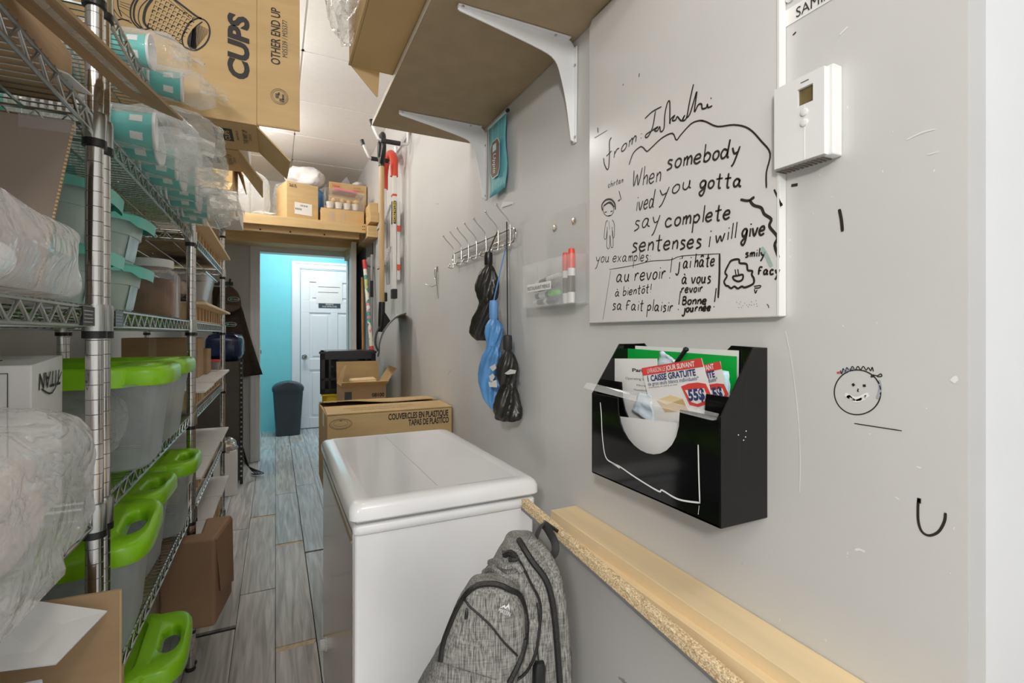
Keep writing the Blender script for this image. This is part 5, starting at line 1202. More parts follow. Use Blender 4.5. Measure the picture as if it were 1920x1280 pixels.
# ================================================================== FREEZER
fz = thing('chest_freezer', 'white chest freezer with grey side panel in the aisle', 'freezer', (.37, 1.45, 0))
X0, X1, Y0, Y1 = .152, .592, 1.095, 1.815
b = MB(); b.box((X0 + .012, Y0 + .012, .0), (X1 - .012, Y1 - .012, .05)); b.build('plinth', 'blackmatte', fz)
b = MB(); b.box((X0 + .002, Y0, .05), (X1, Y1, .802)); b.build('cabinet', 'enamel', fz, bevel=.008, seg=3)
b = MB(); b.box((X0 - .003, Y0 + .006, .052), (X0 + .004, Y1 - .004, .800)); b.build('side_panel', 'steel', fz, bevel=.002)
b = MB(); b.box((X0 - .0045, Y0 + .012, .772), (X0 - .001, Y1 - .01, .780)); b.build('chrome_trim', 'brass', fz)
def rrect(x0, x1, y0, y1, r, z, n=6):
    P = []
    for cx, cy, a in ((x1 - r, y1 - r, 0), (x0 + r, y1 - r, PI / 2), (x0 + r, y0 + r, PI), (x1 - r, y0 + r, 3 * PI / 2)):
        for k in range(n + 1): P.append(Vector((cx + r * math.cos(a + PI / 2 * k / n), cy + r * math.sin(a + PI / 2 * k / n), z)))
    return P
b = MB(); b.rings([rrect(X0 - .002, X1 + .004, Y0 - .006, Y1 + .004, .014, z) if i in (1, 2) else rrect(X0 + .002, X1, Y0 - .002, Y1, .012, z) for i, z in enumerate((.792, .796, .810, .814))]); b.build('body_rim', 'enamel', fz, smooth=50)
b = MB(); b.box((X0 + .006, Y0 + .004, .812), (X1 - .006, Y1 - .004, .828)); b.build('gasket', 'greyplastic', fz)
b = MB(); q = [(0, .824, .018), (-.004, .828, .020), (-.004, .846, .022), (.000, .856, .024), (.007, .8615, .028), (.018, .8635, .03)]
R = [rrect(X0 - .006 + d, X1 + .008 - d, Y0 - .010 + d, Y1 + .006 - d, r, z, 8) for d, z, r in q]
R.append(rrect(X0 + .030, X1 - .030, Y0 + .028, Y1 - .02, .012, .8633, 8)); R.append(rrect(X0 + .033, X1 - .033, Y0 + .031, Y1 - .023, .012, .8626, 8))
b.rings(R); b.build('lid', 'enamel', fz, smooth=40)
b = MB(); b.box((X0 + .20, Y0 + .045, .8626), (X0 + .2012, Y1 - .05, .8629)); b.box((.40, Y0 + .026, .8628), (.545, Y0 + .0275, .8636)); b.build('lid_scratches', 'scuff', fz)
T4 = Matrix.Rotation(-PI / 2, 4, 'Y')
b = MB(); R = []
for r, z in ((.020, 0), (.020, .003), (.016, .004), (.016, .018), (.013, .021), (.001, .021)):
    R.append([Vector((X0 - .003 - z, 1.70 + r * (1 + .05 * (j % 2)) * math.cos(2 * PI * j / 36), .215 + r * (1 + .05 * (j % 2)) * math.sin(2 * PI * j / 36))) for j in range(36)])
b.rings(R); b.build('thermostat_dial', 'white', fz)
# ================================================================== BACKPACK
bp = thing('backpack', 'grey heather backpack hanging in front of the white freezer', 'backpack', (.43, .87, .3))
FV, RV = Vector((FW[0], FW[1], 0)), Vector((RT[0], RT[1], 0))
def bpt(u, w, z): return FV * w + RV * u + LZ * z
secs = [(1003, 974, 990, .025), (1010, 950, 1002, .045), (1030, 938, 1024, .058), (1060, 918, 1043, .068), (1100, 893, 1053, .076), (1150, 862, 1060, .082), (1200, 834, 1065, .086), (1260, 800, 1070, .088), (1330, 762, 1075, .088), (1420, 735, 1078, .085), (1490, 735, 1070, .075), (1510, 760, 1050, .05)]
def rloft(secs, wc, n=56, p=3.2, seed=0, amp=.004, f=16):
    v = crom([Vector((a, l, r)) for a, l, r, _ in secs], 4); dd = crom([Vector((0, 0, d)) for *_, d in secs], 4); R = []
    for q, d in zip(v, dd):
        w = wc(q.x) if callable(wc) else wc
        z = CH - (q.x - 625) / FPX * w; ul, ur = (q.y - 960) / FPX * w, (q.z - 960) / FPX * w; cu, ru = (ul + ur) / 2, abs(ur - ul) / 2
        ring = []
        for j in range(n):
            a = 2 * PI * j / n; c, s = math.cos(a), math.sin(a)
            e = bpt(cu + ru * math.copysign(abs(c) ** (2 / p), c), w + d.z * math.copysign(abs(s) ** (2 / p), s), z)
            h = noise.noise(e * f + Vector((seed, 0, 0))) + .5 * noise.noise(e * f * 2.4)
            ring.append(e + (FV * -s + RV * c) * amp * h)
        R.append(ring)
    return R
b = MB(); R0 = rloft(secs, .985, seed=1, amp=.006); b.rings(R0); b.build('main_body', 'heather', bp, smooth=60)
tri = []; 
def bvh_of(R):
    vs = [p for r in R for p in r]; n = len(R[0]); fs = [(i * n + j, i * n + (j + 1) % n, (i + 1) * n + (j + 1) % n, (i + 1) * n + j) for i in range(len(R) - 1) for j in range(n)]
    return bvhtree.BVHTree.FromPolygons(vs, fs)
fs_ = [(1082, 895, 935, .014), (1090, 880, 955, .03), (1110, 868, 972, .036), (1140, 852, 983, .040), (1180, 836, 986, .043), (1220, 822, 982, .045), (1270, 800, 970, .046), (1340, 770, 962, .046), (1420, 752, 958, .044), (1480, 760, 945, .03)]
b = MB(); R1 = rloft(fs_, .905, seed=4, amp=.004, p=2.8); b.rings(R1); pocket = b.build('front_pocket', 'heather', bp, smooth=60)
B0, B1 = bvh_of(R0), bvh_of(R1)
def proj(pts, B, lift=.002, alt=None):
    out = []
    for px, py in pts:
        d = ray(px, py).normalized(); h = B.ray_cast(C0, d)
        if h[0] is None and alt: h = alt.ray_cast(C0, d)
        if h[0] is None: h = B.find_nearest(onT(px, py, .95))
        out.append(h[0] - d * lift)
    return out
def seam(name, pts, r, m, B=B1, alt=B0, lift=.005, parent=bp, flat=1):
    P = [Vector((x, y, 0)) for x, y in pts]; P = [(p.x, p.y) for p in crom(P, 5)]
    Q = proj(P, B, lift, alt)
    return MB().tube(Q, r, 6).build(name, m, parent, smooth=True)
seam('pocket_zipper', [(826, 1240), (831, 1206), (843, 1172), (857, 1140), (873, 1114), (891, 1099), (905, 1095), (920, 1094), (938, 1097), (957, 1106), (974, 1115), (984, 1145), (987, 1180), (982, 1215), (972, 1245), (955, 1280)], .0052, 'zipper')
seam('slash_zipper', [(869, 1120), (880, 1136), (898, 1152), (922, 1175), (944, 1203), (970, 1229)], .0018, 'zipper')
seam('main_zipper', [(973, 1012), (985, 1032), (1000, 1055), (1018, 1078), (1028, 1098), (1036, 1130), (1042, 1180), (1046, 1230), (1050, 1290)], .0060, 'zipper', B0)
seam('middle_zipper', [(943, 1034), (968, 1044), (984, 1070), (996, 1095), (1010, 1122), (1014, 1150), (1010, 1190), (1004, 1225), (985, 1262), (955, 1282)], .0026, 'zipper', B0, B1)
seam('side_zipper', [(1055, 1075), (1062, 1110), (1066, 1160), (1068, 1220), (1070, 1290)], .0035, 'zipper', B0)
seam('top_fold', [(914, 1056), (930, 1052), (948, 1062), (968, 1060), (978, 1072)], .007, 'heather', B0)
seam('top_fold', [(908, 1072), (925, 1066), (950, 1082), (972, 1078)], .006, 'heather', B0)
seam('top_opening', [(946, 1040), (958, 1036), (968, 1046), (955, 1048)], .006, 'zipper', B0)
seam('panel_stitching', [(818, 1238), (850, 1250), (890, 1262), (930, 1274)], .0009, 'heather2')
# shoulder strap padding and webbing on the wall side
b = MB(); P = proj([(990, 1012), (1020, 1040), (1040, 1080), (1050, 1130), (1056, 1190), (1060, 1260), (1062, 1330)], B0, -.004)
b.tube(crom(P, 4), .016, 8, flat=.8); b.build('shoulder_strap', 'heather', bp, smooth=60)
lp = [onT(*q) for q in ((1003, 1030, 1.0), (1004, 1012, 1.0), (1012, 990, 1.01), (1020, 983, 1.03), (1034, 1004, 1.05), (1041, 1020, 1.05), (1040, 1036, 1.04), (1028, 1046, 1.02), (1014, 1040, 1.0))]
b = MB(); b.tube(crom(lp, 4), .0085, 8, flat=.25); b.build('hanging_loop', 'webbing', bp, smooth=60)
zp = proj([(876, 1140)], B1, .004, B0)[0]; b = MB(); b.tube([zp, zp + Vector((-.003, -.003, -.008)), zp + Vector((-.004, -.004, -.016))], [.002, .0032, .0025], 8); b.build('zip_pull', 'black', bp, smooth=True)
zp = proj([(826, 1185)], B1, .006, B0)[0]; b = MB(); b.tube([zp, zp + Vector((-.004, -.003, -.012)), zp + Vector((-.008, -.006, -.030))], [.002, .003, .0025], 8); b.build('zip_pull', 'black', bp, smooth=True)
b = MB(); P = proj([(1007, 1130), (1012, 1180), (1008, 1215), (1010, 1240)], B0, .004, B1); b.tube(crom(P, 4), .0018, 6); e = P[-1]
b.build('usb_cable', 'blackmatte', bp, smooth=True)
b = MB(); T5 = Matrix.Translation(e + Vector((0, 0, -.03))) @ Matrix.Rotation(.05, 4, 'Y'); b.loft([(0, 0, -.036, .010, .008, 3), (0, 0, -.03, .012, .010, 3), (0, 0, .02, .0115, .010, 3), (0, 0, .03, .008, .007, 3)], 20, T=T5); b.build('usb_port', 'black', bp, smooth=True)
# logo printed on the pocket
O_ = proj([(933, 1146)], B1, .003)[0]; ex = (proj([(958, 1156)], B1, .003)[0] - O_).normalized(); ey = Vector((0, 0, 1)); nn = ex.cross(ey).normalized(); ey = nn.cross(ex)
lg = text('MATEIN', O_, ex, ey, .010, 'silver', bp, fit=.023)
b = MB(); mpt = proj([(947, 1140)], B1, .003)[0]
def mp(u, v): return mpt + ex * u + ey * v
b.add([mp(-.009, -.003), mp(-.003, .006), mp(0, .002), mp(.003, .011), mp(.010, -.002), mp(.004, .004), mp(.001, -.001), mp(-.003, .001)], [(0, 1, 7), (1, 2, 7), (2, 6, 7), (2, 3, 5, 6), (3, 4, 5)]); b.build('mountain_mark', 'silver', bp)
hk = tag(MB().tube([onT(1019, 986, 1.03), onT(1021, 978, 1.06), (.66, .93, .715), (XR - .001, .93, .715)], .004, 8).build('strap_hook', 'black', smooth=True), 'dark hook on the wall that carries the grey backpack', 'hook')
# ================================================================== CARTONS BEHIND THE FREEZER
bh = thing('low_bench', 'low wooden bench carrying the cartons behind the white freezer', 'bench', (.5, 2.95, 0))
MB().box((.32, 2.14, .525), (.70, 3.69, .553)).build('bench_top', 'pine', bh, bevel=.002)
for x in (.36, .66):
    for y in (2.2, 3.62): MB().box((x - .02, y - .02, 0), (x + .02, y + .02, .525)).build('leg', 'pine', bh)
lc = thing('lid_carton', 'long kraft carton printed COUVERCLES EN PLASTIQUE behind the freezer', 'carton', (.45, 2.3, .556))
xa, xb, ya_, yb_, za, zb = .186, .714, 2.09, 2.50, .555, .902
b = MB(); b.box((xa, ya_, za), (xb, yb_, zb - .004)); b.build('body', 'kraft', lc, bevel=.004)
b = MB(); b.plate([(xa, ya_, zb), (xb, ya_, zb), (xb, 2.275, zb + .004), (xa + .004, 2.275, zb + .006)], .004); b.build('top_flap', 'kraft', lc)
b = MB(); rowsA = [Vector((xa + (xb - xa) * k / 10, yb_, zb)) for k in range(11)]; rowsB = [Vector((xa + .004 + (xb - .015 - xa) * k / 10, 2.285 + .006 * math.sin(k), zb + .026 - .016 * (k / 10) + .004 * math.sin(k * .8))) for k in range(11)]
b.grid([rowsA, rowsB]); b.build('top_flap', 'kraft', lc, solid=.004)
yy = ya_ - .0006
text('COUVERCLES EN PLASTIQUE', onY(728, 787, yy), (1, 0, 0), LZ, .036, 'ink', lc, fit=.265, bold=.0012)
text('TAPAS DE PLÁSTICO', onY(766, 797.5, yy), (1, 0, 0), LZ, .036, 'ink', lc, fit=.182, bold=.0012)
c_ = onY(639, 795, yy); b = MB()
for rx, rz, w in ((.044, .021, .0016), (.040, .0185, .0008), (.028, .0125, .0012)): b.ribbon([c_ + Vector((rx * math.cos(k * PI / 16), 0, rz * math.sin(k * PI / 16) + (.003 if rx < .03 else 0))) for k in range(33)], w, NY)
for k in range(14):
    a = PI + PI * k / 13; b.box((c_.x + .036 * math.cos(a) - .001, yy - .0002, c_.z + .0165 * math.sin(a) - .001), (c_.x + .036 * math.cos(a) + .001, yy, c_.z + .0165 * math.sin(a) + .001))
b.box((c_.x - .005, yy - .0002, c_.z + .012), (c_.x + .005, yy, c_.z + .015)); b.build('printed_lid', 'inkgrey', lc)
text('COUVERCLES POUR GOBELETS DE PAPIER', (.262, 2.185, zb + .0058), (1, 0, 0), (0, 1, 0), .026, 'inkgrey', lc, fit=.30); text('TAPAS PARA VASOS DE PAPEL', (.285, 2.135, zb + .0048), (1, 0, 0), (0, 1, 0), .026, 'inkgrey', lc, fit=.24)
MB().box((xa - .0008, 2.22, zb - .07), (xa, 2.28, zb - .012)).build('shipping_label', 'paper', lc); MB().box((xa - .0008, 2.12, .60), (xa, 2.16, .80)).build('tape_strip', 'tape', lc)
ob = thing('open_carton', 'open kraft carton printed 08100 with flaps up behind the freezer', 'carton', (.46, 3.02, .556))
xa, xb, ya_, yb_, za, zb = .340, .594, 2.95, 3.18, .555, .925
b = MB(); wallbox(b, xa, xb, ya_, yb_, za, zb); b.build('body', 'kraft2', ob, bevel=.002)
for nm, q in (('flap', [(xa, ya_, zb), (xb, ya_, zb), (xb + .012, ya_ - .03, zb + .025), (xa - .0, ya_ - .03, zb + .025)]), ('flap', [(xa, yb_, zb), (xb, yb_, zb), (xb, yb_ + .02, zb + .13), (xa, yb_ + .02, zb + .13)]), ('flap', [(xa, ya_ + .01, zb), (xa, yb_ - .01, zb), (xa + .035, yb_ - .04, zb + .10), (xa + .035, ya_ + .02, zb + .125)]), ('flap', [(xb, ya_ + .01, zb), (xb, yb_ - .01, zb), (xb + .06, yb_ - .02, zb + .10), (xb + .07, ya_ + .03, zb + .095)])):
    MB().plate(q, .004).build(nm, 'kraft', ob)
text('08100', (.512, ya_ - .0008, zb - .068), (1, 0, 0), LZ, .030, 'ink', ob, fit=.072, bold=.0012)
MB().box((.358, ya_ - .0008, .80), (.398, ya_, .892)).build('printed_panel', 'signblack', ob)
b = MB()
for k in range(4): b.plate([(.40, 2.99 + .03 * k, zb - .02 + .012 * k), (.56, 2.98 + .03 * k, zb - .015 + .012 * k), (.55, 3.05 + .025 * k, zb - .004 + .012 * k), (.41, 3.06 + .025 * k, zb - .01 + .012 * k)], .006)
tag(b.build('paper_bundle', 'pine2'), 'bundle of tan paper wraps inside the open flapped carton', 'paper')
def milk_crate(label, c, rz, m, z, w=.33, h=.27):
    o = thing('milk_crate', label, 'crate', (c[0], c[1], z), 'stacked milk crates'); T = Matrix.Translation(Vector((c[0], c[1], z))) @ Matrix.Rotation(rz, 4, 'Z'); s = w / 2
    b = MB()
    for (hx, hy) in ((1, 0), (-1, 0), (0, 1), (0, -1)):
        def bar(u0, u1, z0, z1, d0=0, d1=.008):
            if hx: b.box((hx * (s - d1), u0, z0), (hx * (s - d0), u1, z1), 0, T)
            else: b.box((u0, hy * (s - d1), z0), (u1, hy * (s - d0), z1), 0, T)
        bar(-s, s, 0, .03); bar(-s, s, h - .05, h); bar(-s, -s + .03, 0, h); bar(s - .03, s, 0, h); bar(-s, s, .085, .10)
        for k in range(5): u = -s + .06 + (w - .12) * k / 4; bar(u - .006, u + .006, .03, h - .05)
        bar(-.05, .05, h - .13, h - .05); bar(-s, s, h - .012, h, -.006, .008)
        for k in range(4):
            u0 = -s + .06 + (w - .12) * k / 4; u1 = u0 + (w - .12) / 4
            for aa, bb_ in ((u0, u1), (u1, u0)):
                for q in range(3):
                    f0, f1 = q / 3, (q + 1) / 3; lo, hi = sorted((aa + (bb_ - aa) * f0, aa + (bb_ - aa) * f1)); bar(lo, hi, .10 + .10 * f0, .10 + .10 * f0 + .012, .002, .006)
    b.box((-s, -s, 0), (s, s, .006), 0, T); b.build('crate_shell', m, o)
    return o
milk_crate('yellow milk crate below the black crate behind the cartons', (.45, 3.50), -.10, 'yellow', .555, .33, .285)
mcb = milk_crate('black milk crate on top of the yellow crate', (.445, 3.50), -.10, 'black', .842, .345, .27)
MB().box((.31, 3.36, .85), (.58, 3.64, 1.06)).build('crate_dark_core', 'crateshade', mcb); MB().box((.30, 3.345, 1.07), (.59, 3.65, 1.116)).build('top_tray', 'black', mcb, bevel=.01)  # near-black block, its colour stands in for the shade inside the crate
# ================================================================== TOOLS ON THE RIGHT WALL
rk = thing('tool_hook', 'steel utility hook with two padded prongs on the right wall', 'hook', (.70, 3.0, 2.34))
b = MB(); P = []
zr = 2.338
for y, s in ((3.17, 1), (2.85, -1)):
    q = [Vector((XR - .02, y, zr + .10)), Vector((XR - .02, y, zr + .02)), Vector((XR - .045, y, zr)), Vector((.55, y, zr)), Vector((.525, y, zr + .02)), Vector((.49, y, zr + .10))]
    b.tube(crom(q, 4), .0095, 10)
b.box((XR - .012, 2.80, zr + .07), (XR - .0005, 3.22, zr + .11)); b.build('frame', 'alu', rk, smooth=50)
for y in (3.17, 2.85):
    MB().tube([(.655, y, zr), (.545, y, zr)], .0135, 14).build('foam_sleeve', 'blackmatte', rk, smooth=50)
    MB().tube([(.497, y, zr + .078), (.487, y, zr + .108)], .0125, 12).build('end_cap', 'black', rk, smooth=50)
sv = thing('snow_shovel', 'snow shovel with wooden shaft hanging edge on, curved dark blade', 'shovel', (.575, 3.0, 1.1))
xs_ = .578
b = MB(); b.tube([(xs_, 3.0, 2.28), (xs_ + .002, 3.0, 1.39)], .0155, 14); b.build('shaft', 'wood', sv, smooth=50)
b = MB(); b.tube(crom([Vector((xs_, 3.0, 2.25)), Vector((xs_, 2.945, 2.31)), Vector((xs_, 2.94, 2.37)), Vector((xs_, 2.96, 2.42)), Vector((xs_, 3.04, 2.42)), Vector((xs_, 3.06, 2.37)), Vector((xs_, 3.055, 2.31)), Vector((xs_, 3.0, 2.25))], 4), .015, 10); b.tube([(xs_, 3.0, 2.29), (xs_, 3.0, 2.24)], .019, 12); b.build('d_grip', 'black', sv, smooth=50)
pf = crom([Vector((p.x, 0, p.z)) for p in [onY(px, py, 3.0) for px, py in ((759, 589), (743, 594), (729, 606), (718, 622), (712, 640), (711, 654), (709, 660))]], 4)
b = MB(); b.grid([[Vector((p.x + .193 * (-.18 + .36 * q / 10), 3.0 - .18 + .36 * q / 10, p.z - .02 * (abs(q - 5) / 5) ** 2 * (i / len(pf)))) for q in range(11)] for i, p in enumerate(pf)]); b.build('blade', 'shovel', sv, smooth=60, solid=.007)
a_, c_ = onY(715, 572, 3.0), onY(713, 622, 3.0)
b = MB(); b.tube([(xs_ + .002, 3.0, 1.42), (xs_, 3.0, 1.36), (c_.x, 3.0, c_.z)], [.019, .020, .014], 12); b.plate([(xs_ + .01, 3.0, 1.37), (xs_ + .055, 3.0, 1.30), (c_.x + .02, 3.0, c_.z), (xs_ - .008, 3.0, 1.34)], .02); b.build('socket', 'black', sv, smooth=50)
for k in range(2): MB().tube(crom([onY(px, py, 3.0 + .06 * (k * 2 - 1)) for px, py in ((711, 612), (705, 628), (704, 645), (709, 658))], 4), .006, 8).build('blade_rib', 'shovel', sv, smooth=True)
# ladder
ld = thing('step_ladder', 'folded aluminium step ladder with red handle hanging on the wall', 'ladder', (.69, 3.19, 1.48))
yn, yfar, xl = 3.035, 3.335, .660
for y, zt, zb_, nm in ((yn, 2.22, 1.50, 'near'), (yfar, 2.22, 1.50, 'far')):
    MB().box((xl - .012, y - .021, zb_), (xl + .012, y + .021, zt)).build('rail', 'whitemetal', ld, bevel=.004)
    MB().box((xl - .016, y - .026, zb_ - .055), (xl + .016, y + .026, zb_ + .004)).build('rubber_foot', 'blackmatte', ld, bevel=.004)
    MB().box((xl + .016, y - .016, zb_ + .06), (xl + .036, y + .016, 2.05)).build('rear_rail', 'alu', ld, bevel=.003)
    if nm == 'far': continue
    MB().box((xl - .015, y - .024, 2.075), (xl + .015, y + .024, 2.090)).build('rail_collar', 'red', ld, bevel=.006)
    for z in (1.62, 1.86): MB().box((xl + .014, y - .030, z), (xl + .034, y - .022, z + .035)).build('hinge', 'red', ld, bevel=.002)
P = [Vector((xl, yn, 2.20))] + [Vector(p) for p in arc((xl, (yn + yfar) / 2, 2.272), (yfar - yn) / 2, PI, 0, 12, (0, 1, 0), (0, 0, .72))] + [Vector((xl, yfar, 2.20))]
b = MB(); b.tube(P, .0245, 12); b.build('handle', 'red', ld, smooth=50)
for z in (2.03, 1.77, 1.54):
    if z > 1.6:
        b = MB(); b.plate([(xl - .014, yn + .022, z), (xl - .014, yfar - .022, z), (xl - .050, yfar - .022, z - .115), (xl - .050, yn + .022, z - .115)], .012); b.build('step', 'stepmat', ld)
        b = MB()
        for k in range(6): zz = z - .008 - .018 * k; b.tube([(xl - .022 - .0058 * k, yn + .026, zz), (xl - .022 - .0058 * k, yfar - .026, zz)], .0022, 4)
        b.build('step_tread', 'whitemetal', ld)
MB().box((xl - .0135, yn - .016, 1.905), (xl - .0121, yn + .016, 2.045)).box((xl - .008, yn - .0225, 1.905), (xl + .008, yn - .0212, 2.045)).build('maker_label', 'black', ld)
text('METALTECH', (xl - .006, yn - .0228, 2.04), (0, 0, -1), (1, 0, 0), .015, 'yellow', ld, fit=.125, bold=.0004); text('METALTECH', (xl - .0139, yn - .010, 2.04), (0, 0, -1), (0, -1, 0), .026, 'yellow', ld, fit=.125, bold=.0006)
# broom and its holder
bh_ = thing('broom_holder', 'grey wall clip holding the flowered broom handle', 'broom holder', (.69, 4.06, 1.8))
MB().prism([(XR - .0005, 4.03, 1.765), (XR - .0005, 4.03, 1.845), (XR - .05, 4.03, 1.845), (.645, 4.03, 1.80), (.645, 4.03, 1.78), (XR - .04, 4.03, 1.772)], (0, .06, 0)).build('bracket', 'greyplastic', bh_, bevel=.004)
br = thing('flowered_broom', 'broom handle with flower print and red ends by the open door', 'broom', (.68, 4.09, .95))
A_, B__ = onY(683, 488, 4.02), onY(697.5, 664, 3.80); dv = (B__ - A_)
MB().tube([A_, A_ + dv * .10], .0165, 14).build('top_grip', 'redpaint', br, smooth=50); MB().tube([A_ + dv * .10, A_ + dv * .92], .0145, 14).build('handle', M.setdefault('flower', flowers('flower_print')), br, smooth=50)
MB().tube([A_ + dv * .92, B__], .0165, 14).build('lower_grip', 'redpaint', br, smooth=50)
MB().tube([B__, B__ + LZ * -.95], .012, 10).build('lower_handle', 'alu', br, smooth=50)
e = B__ + LZ * -.95; MB().box((e.x - .02, e.y - .08, .02), (e.x + .02, e.y + .12, e.z)).build('broom_head', 'red', br)
wsx = tag(MB().tube([onY(679, 520, 4.18), onY(681, 690, 4.12), onY(681, 690, 4.12) - LZ * .945], .010, 10).build('wooden_stick', 'stick', smooth=50), 'orange wooden stick behind the flowered broom handle', 'stick')
gp = thing('grey_pole', 'grey pole with black foam grip in the broom holder', 'pole', (.70, 4.0, 1.5))
MB().tube([(.69, 3.985, 1.86), (.69, 3.985, 1.95)], .013, 12).build('grip', 'blackmatte', gp, smooth=50); MB().tube([(.69, 3.985, 1.0), (.69, 3.985, 1.86)], .009, 12).build('tube', 'greyplastic', gp, smooth=50); MB().tube([(.69, 3.985, 1.52), (.69, 3.985, 1.65)], .0125, 12).build('lower_grip', 'blackmatte', gp, smooth=50)
tag(MB().box((XR - .014, 3.165, 1.33), (XR - .0005, 3.195, 1.352)).build('wall_latch', 'white', bevel=.003), 'tiny white plastic clip on the wall right of the shovel blade', 'clip')
# ================================================================== LOFT OVER THE DOORWAY
ZL = 2.087
lf = thing('loft_shelf', 'rough lumber loft shelf over the doorway', 'loft', (0, 4.4, ZL))
MB().box((XL + .001, 3.99, ZL - .019), (.715, YF - .001, ZL)).build('deck', 'lumber', lf)
MB().box((-.76, 3.945, ZL - .070), (.640, 3.984, ZL)).build('front_board', 'lumber', lf, bevel=.002)
MB().box((-.76, 4.02, ZL - .108), (.60, 4.058, ZL - .020)).build('second_board', 'lumber', lf, bevel=.002)
MB().box((-.76, 4.50, ZL - .105), (.66, 4.54, ZL - .020)).build('joist', 'lumber', lf)
MB().box((.642, 3.88, ZL - .108), (.7195, YF - .002, ZL - .020)).build('wall_ledger', 'lumber', lf, bevel=.002)
MB().box((XL + .0005, 4.07, ZL - .09), (XL + .04, YF - .001, ZL - .020)).build('wall_ledger', 'lumber', lf)
b = MB(); TX = Matrix.Rotation(PI / 2, 4, 'X')
for x in (.615, .628):
    for z in (ZL - .02, ZL - .045): b.lathe([(.004, 0), (.003, .001)], (x, 3.9445, z), 8, T=TX)
for x in (-.1, .10, .34): b.lathe([(.007, 0), (.006, .0008)], (x, 4.0195, ZL - .095), 8, T=TX)
b.build('nail_heads', 'blackmatte', lf)
for k, (z0_, h_, y0_, l) in enumerate(((ZL + .001, .075, 3.84, 'lower lumber offcut stacked at the wall end of the loft'), (ZL + .077, .080, 3.87, 'upper lumber offcut stacked at the wall end of the loft'))):
    tag(MB().box((.655, y0_, z0_), (.7185, 4.36, z0_ + h_)).build('lumber_offcut', 'lumber', bevel=.002), l, 'lumber', 'lumber offcuts')
zl_ = ZL + .0015
def rbox(name, label, cat, P, z0, z1, m, **k):
    b = MB(); b.hexa([(x, y, z0) for x, y in P] + [(x, y, z1) for x, y in P]); return tag(b.build(name, m, bevel=.003), label, cat, **k)
kb2 = rbox('kraft_box', 'kraft box marked 2x3.7L with white label on the loft', 'box', [(.074, 4.01), (.300, 4.08), (.24, 4.34), (.004, 4.27)], zl_, zl_ + .285, 'kraft')
dx_ = Vector((.300 - .074, .07, 0)).normalized(); nf = Vector((dx_.y, -dx_.x, 0))
A_ = Vector((.074, 4.01, 0)) + nf * .0008
text('2x3.7L', A_ + dx_ * .020 + LZ * (zl_ + .245), dx_, LZ, .030, 'ink', kb2, fit=.055, bold=.0008)
def fq(u0, u1, z0, z1, m, nm, d=.0012): MB().prism([A_ + dx_ * u0 + LZ * z0, A_ + dx_ * u1 + LZ * z0, A_ + dx_ * u1 + LZ * z1, A_ + dx_ * u0 + LZ * z1], nf * d).build(nm, m, kb2)
fq(.058, .188, zl_ + .045, zl_ + .135, 'paper', 'shipping_label')
for k in range(7): fq(.100 + .0085 * k, .103 + .0085 * k + .002 * (k % 2), zl_ + .108, zl_ + .120, 'ink', 'barcode', .0016)
for k in range(5): fq(.064 + .010 * k, .069 + .010 * k, zl_ + .078, zl_ + .092, 'ink', 'barcode', .0016)
kb3 = rbox('kraft_box', 'flat taped kraft box on the loft under the clear tray', 'box', [(.316, 4.04), (.640, 4.04), (.640, 4.30), (.316, 4.30)], zl_, zl_ + .118, 'kraft')
for x, w_ in ((.375, .045), (.47, .014), (.485, .01)): MB().box((x, 4.0385, zl_), (x + w_, 4.0395, zl_ + .095)).build('clear_tape', 'filmlight', kb3)
tr = thing('clear_tray', 'clear plastic tray of white cups with pink lid on the loft', 'tray', (.5, 4.2, zl_ + .119))
zt_ = zl_ + .119
b = MB(); wallbox(b, .345, .640, 4.035, 4.28, zt_, zt_ + .145, .003); b.build('tray_body', 'acrylic', tr)
b = MB(); b.plate([(.335, 4.025, zt_ + .152), (.645, 4.025, zt_ + .127), (.645, 4.29, zt_ + .147), (.335, 4.29, zt_ + .168)], .006); b.build('lid', 'filmlight', tr)
b = MB(); b.plate([(.42, 4.035, zt_ + .156), (.585, 4.035, zt_ + .143), (.60, 4.26, zt_ + .160), (.41, 4.26, zt_ + .172)], .010); b.build('pink_lid', 'pink', tr, bevel=.003)
for j_ in range(3):
    for i in range(4):
        x, y = .385 + .064 * i + .014 * (j_ % 2), 4.075 + .072 * j_
        o = tag(MB().lathe([(.022, 0), (.029, .045), (.031, .05), (.029, .05), (.022, .035), (.001, .033)], (x, y, zt_ + .004), 16).build('baking_cup', 'cream', smooth=40), 'white baking cup in the clear pink lidded tray on the loft', 'cup', 'baking cups in the clear tray')
for k, (x, y) in enumerate(((.415, 4.08), (.48, 4.09), (.53, 4.10), (.58, 4.08))):
    b = MB(); blob(b, (x, y, zt_ + .075), (.022, .022, .018), 60 + k, .006, 30, 16, 10, 2); tag(b.build('pastry_piece', 'pastry', smooth=True), 'golden pastry piece on the white baking cups', 'pastry', 'pastry pieces in the tray')
kb4 = rbox('kraft_box', 'kraft box with red print 70044 at the back of the loft', 'box', [(.405, 4.36), (.712, 4.36), (.712, 4.64), (.405, 4.64)], zl_, zl_ + .42, 'kraft')
yb_ = 4.3592
text('70044', (.428, yb_, zl_ + .375), (1, 0, 0), LZ, .030, 'inkred', kb4, fit=.062, bold=.0006); text('CHAUSSONS', (.60, yb_, zl_ + .382), (1, 0, 0), LZ, .016, 'inkred', kb4, fit=.06); text('TURNOVERS 4 OZ', (.60, yb_, zl_ + .360), (1, 0, 0), LZ, .016, 'inkred', kb4, fit=.085)
b = MB(); b.ribbon([(.42, yb_, zl_ + .404), (.50, yb_, zl_ + .404), (.50, yb_, zl_ + .345), (.42, yb_, zl_ + .345), (.42, yb_, zl_ + .404)], .002, NY, smooth=False); b.build('printed_frame', 'inkred', kb4)
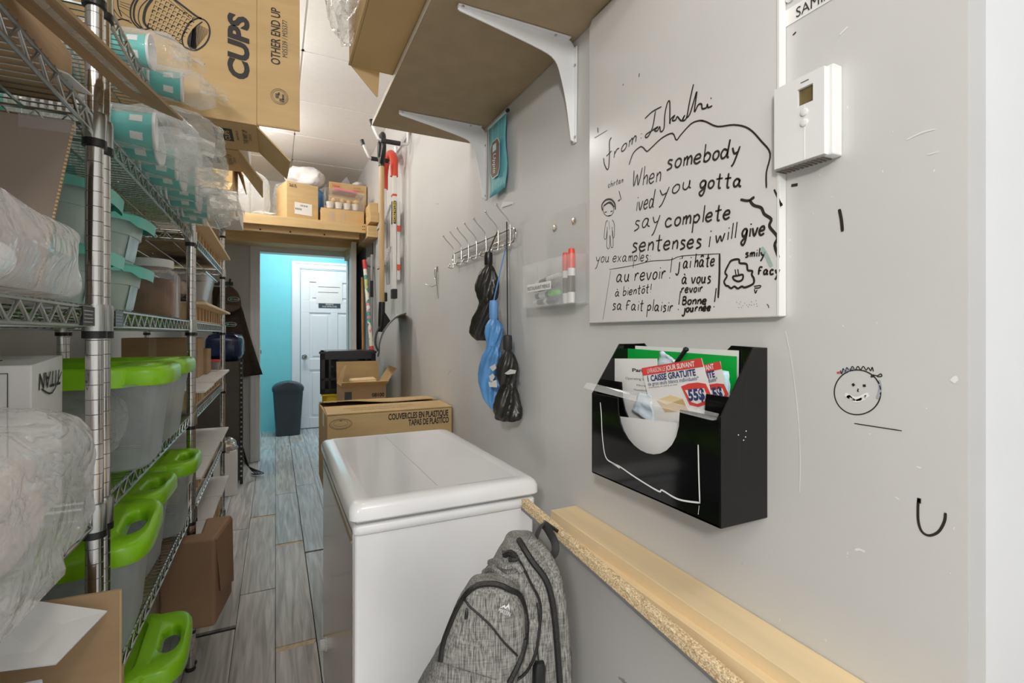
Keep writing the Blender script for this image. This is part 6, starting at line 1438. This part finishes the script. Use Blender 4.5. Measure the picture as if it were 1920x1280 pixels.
b = MB(); b.plate([(.50, 4.45, zl_ + .424), (.60, 4.46, zl_ + .424), (.565, 4.5, zl_ + .52), (.50, 4.5, zl_ + .44)], .006); tag(b.build('grey_board', 'greyplastic'), 'dark grey board poking up behind the 70044 box', 'board')
b = MB(); blob(b, (.275, 4.50, zl_ + .185), (.115, .13, .182), 71, .03, 9, 40, 24, 3, zl_ + .002); tag(b.build('blue_bag', 'bluebag', smooth=40), 'bulky dark blue bag at the back of the loft', 'bag')
b = MB(); blob(b, (.225, 4.42, zl_ + .435), (.15, .12, .075), 74, .035, 9, 44, 26, 2.6); tag(b.build('white_plastic_bag', 'whitebag', smooth=40), 'crumpled white plastic bag piled on the blue bag on the loft', 'bag')
b = MB(); blob(b, (.06, 4.48, zl_ + .20), (.075, .11, .195), 77, .03, 10, 40, 26, 2.6, zl_ + .002); tag(b.build('clear_supply_bag', 'film', smooth=60), 'clear bag of blue tinted supplies left of the white bag', 'bag')
b = MB(); blob(b, (.655, 4.50, zl_ + .448), (.045, .09, .026), 79, .015, 14, 28, 16); tag(b.build('white_wrap', 'whitebag', smooth=40), 'small white wrap lying on top of the 70044 box', 'wrap')
# clear cups in a film bag
cl = thing('clear_cup_bag', 'film bag of nested clear cups on the loft beside the kraft box', 'bag', (-.13, 4.14, zl_))
for sx in (-.222, -.120):
    b = MB(); prf = []
    for k in range(24): z = zl_ + .004 + .0122 * k; prf += [(.046, z), (.0485, z + .004), (.0485, z + .006), (.044, z + .008)]
    b.lathe(prf, (sx, 4.15, 0), 24); b.build('cup_stack', 'acrylic', cl, smooth=30)
b = MB(); blob(b, (-.175, 4.15, zl_ + .176), (.135, .08, .172), 83, .02, 10, 44, 30, 3.4, zl_ + .001); b.build('film_bag', 'filmlight', cl, smooth=60)
b = MB(); b.grid([[Vector((-.14 + .045 * i + .02 * math.sin(q), 4.03 - .013 * q, zl_ + .028 - .002 * q + .010 * math.sin(i * 2 + q))) for q in range(8)] for i in range(4)]); b.build('film_tail', 'filmlight', cl, smooth=60)
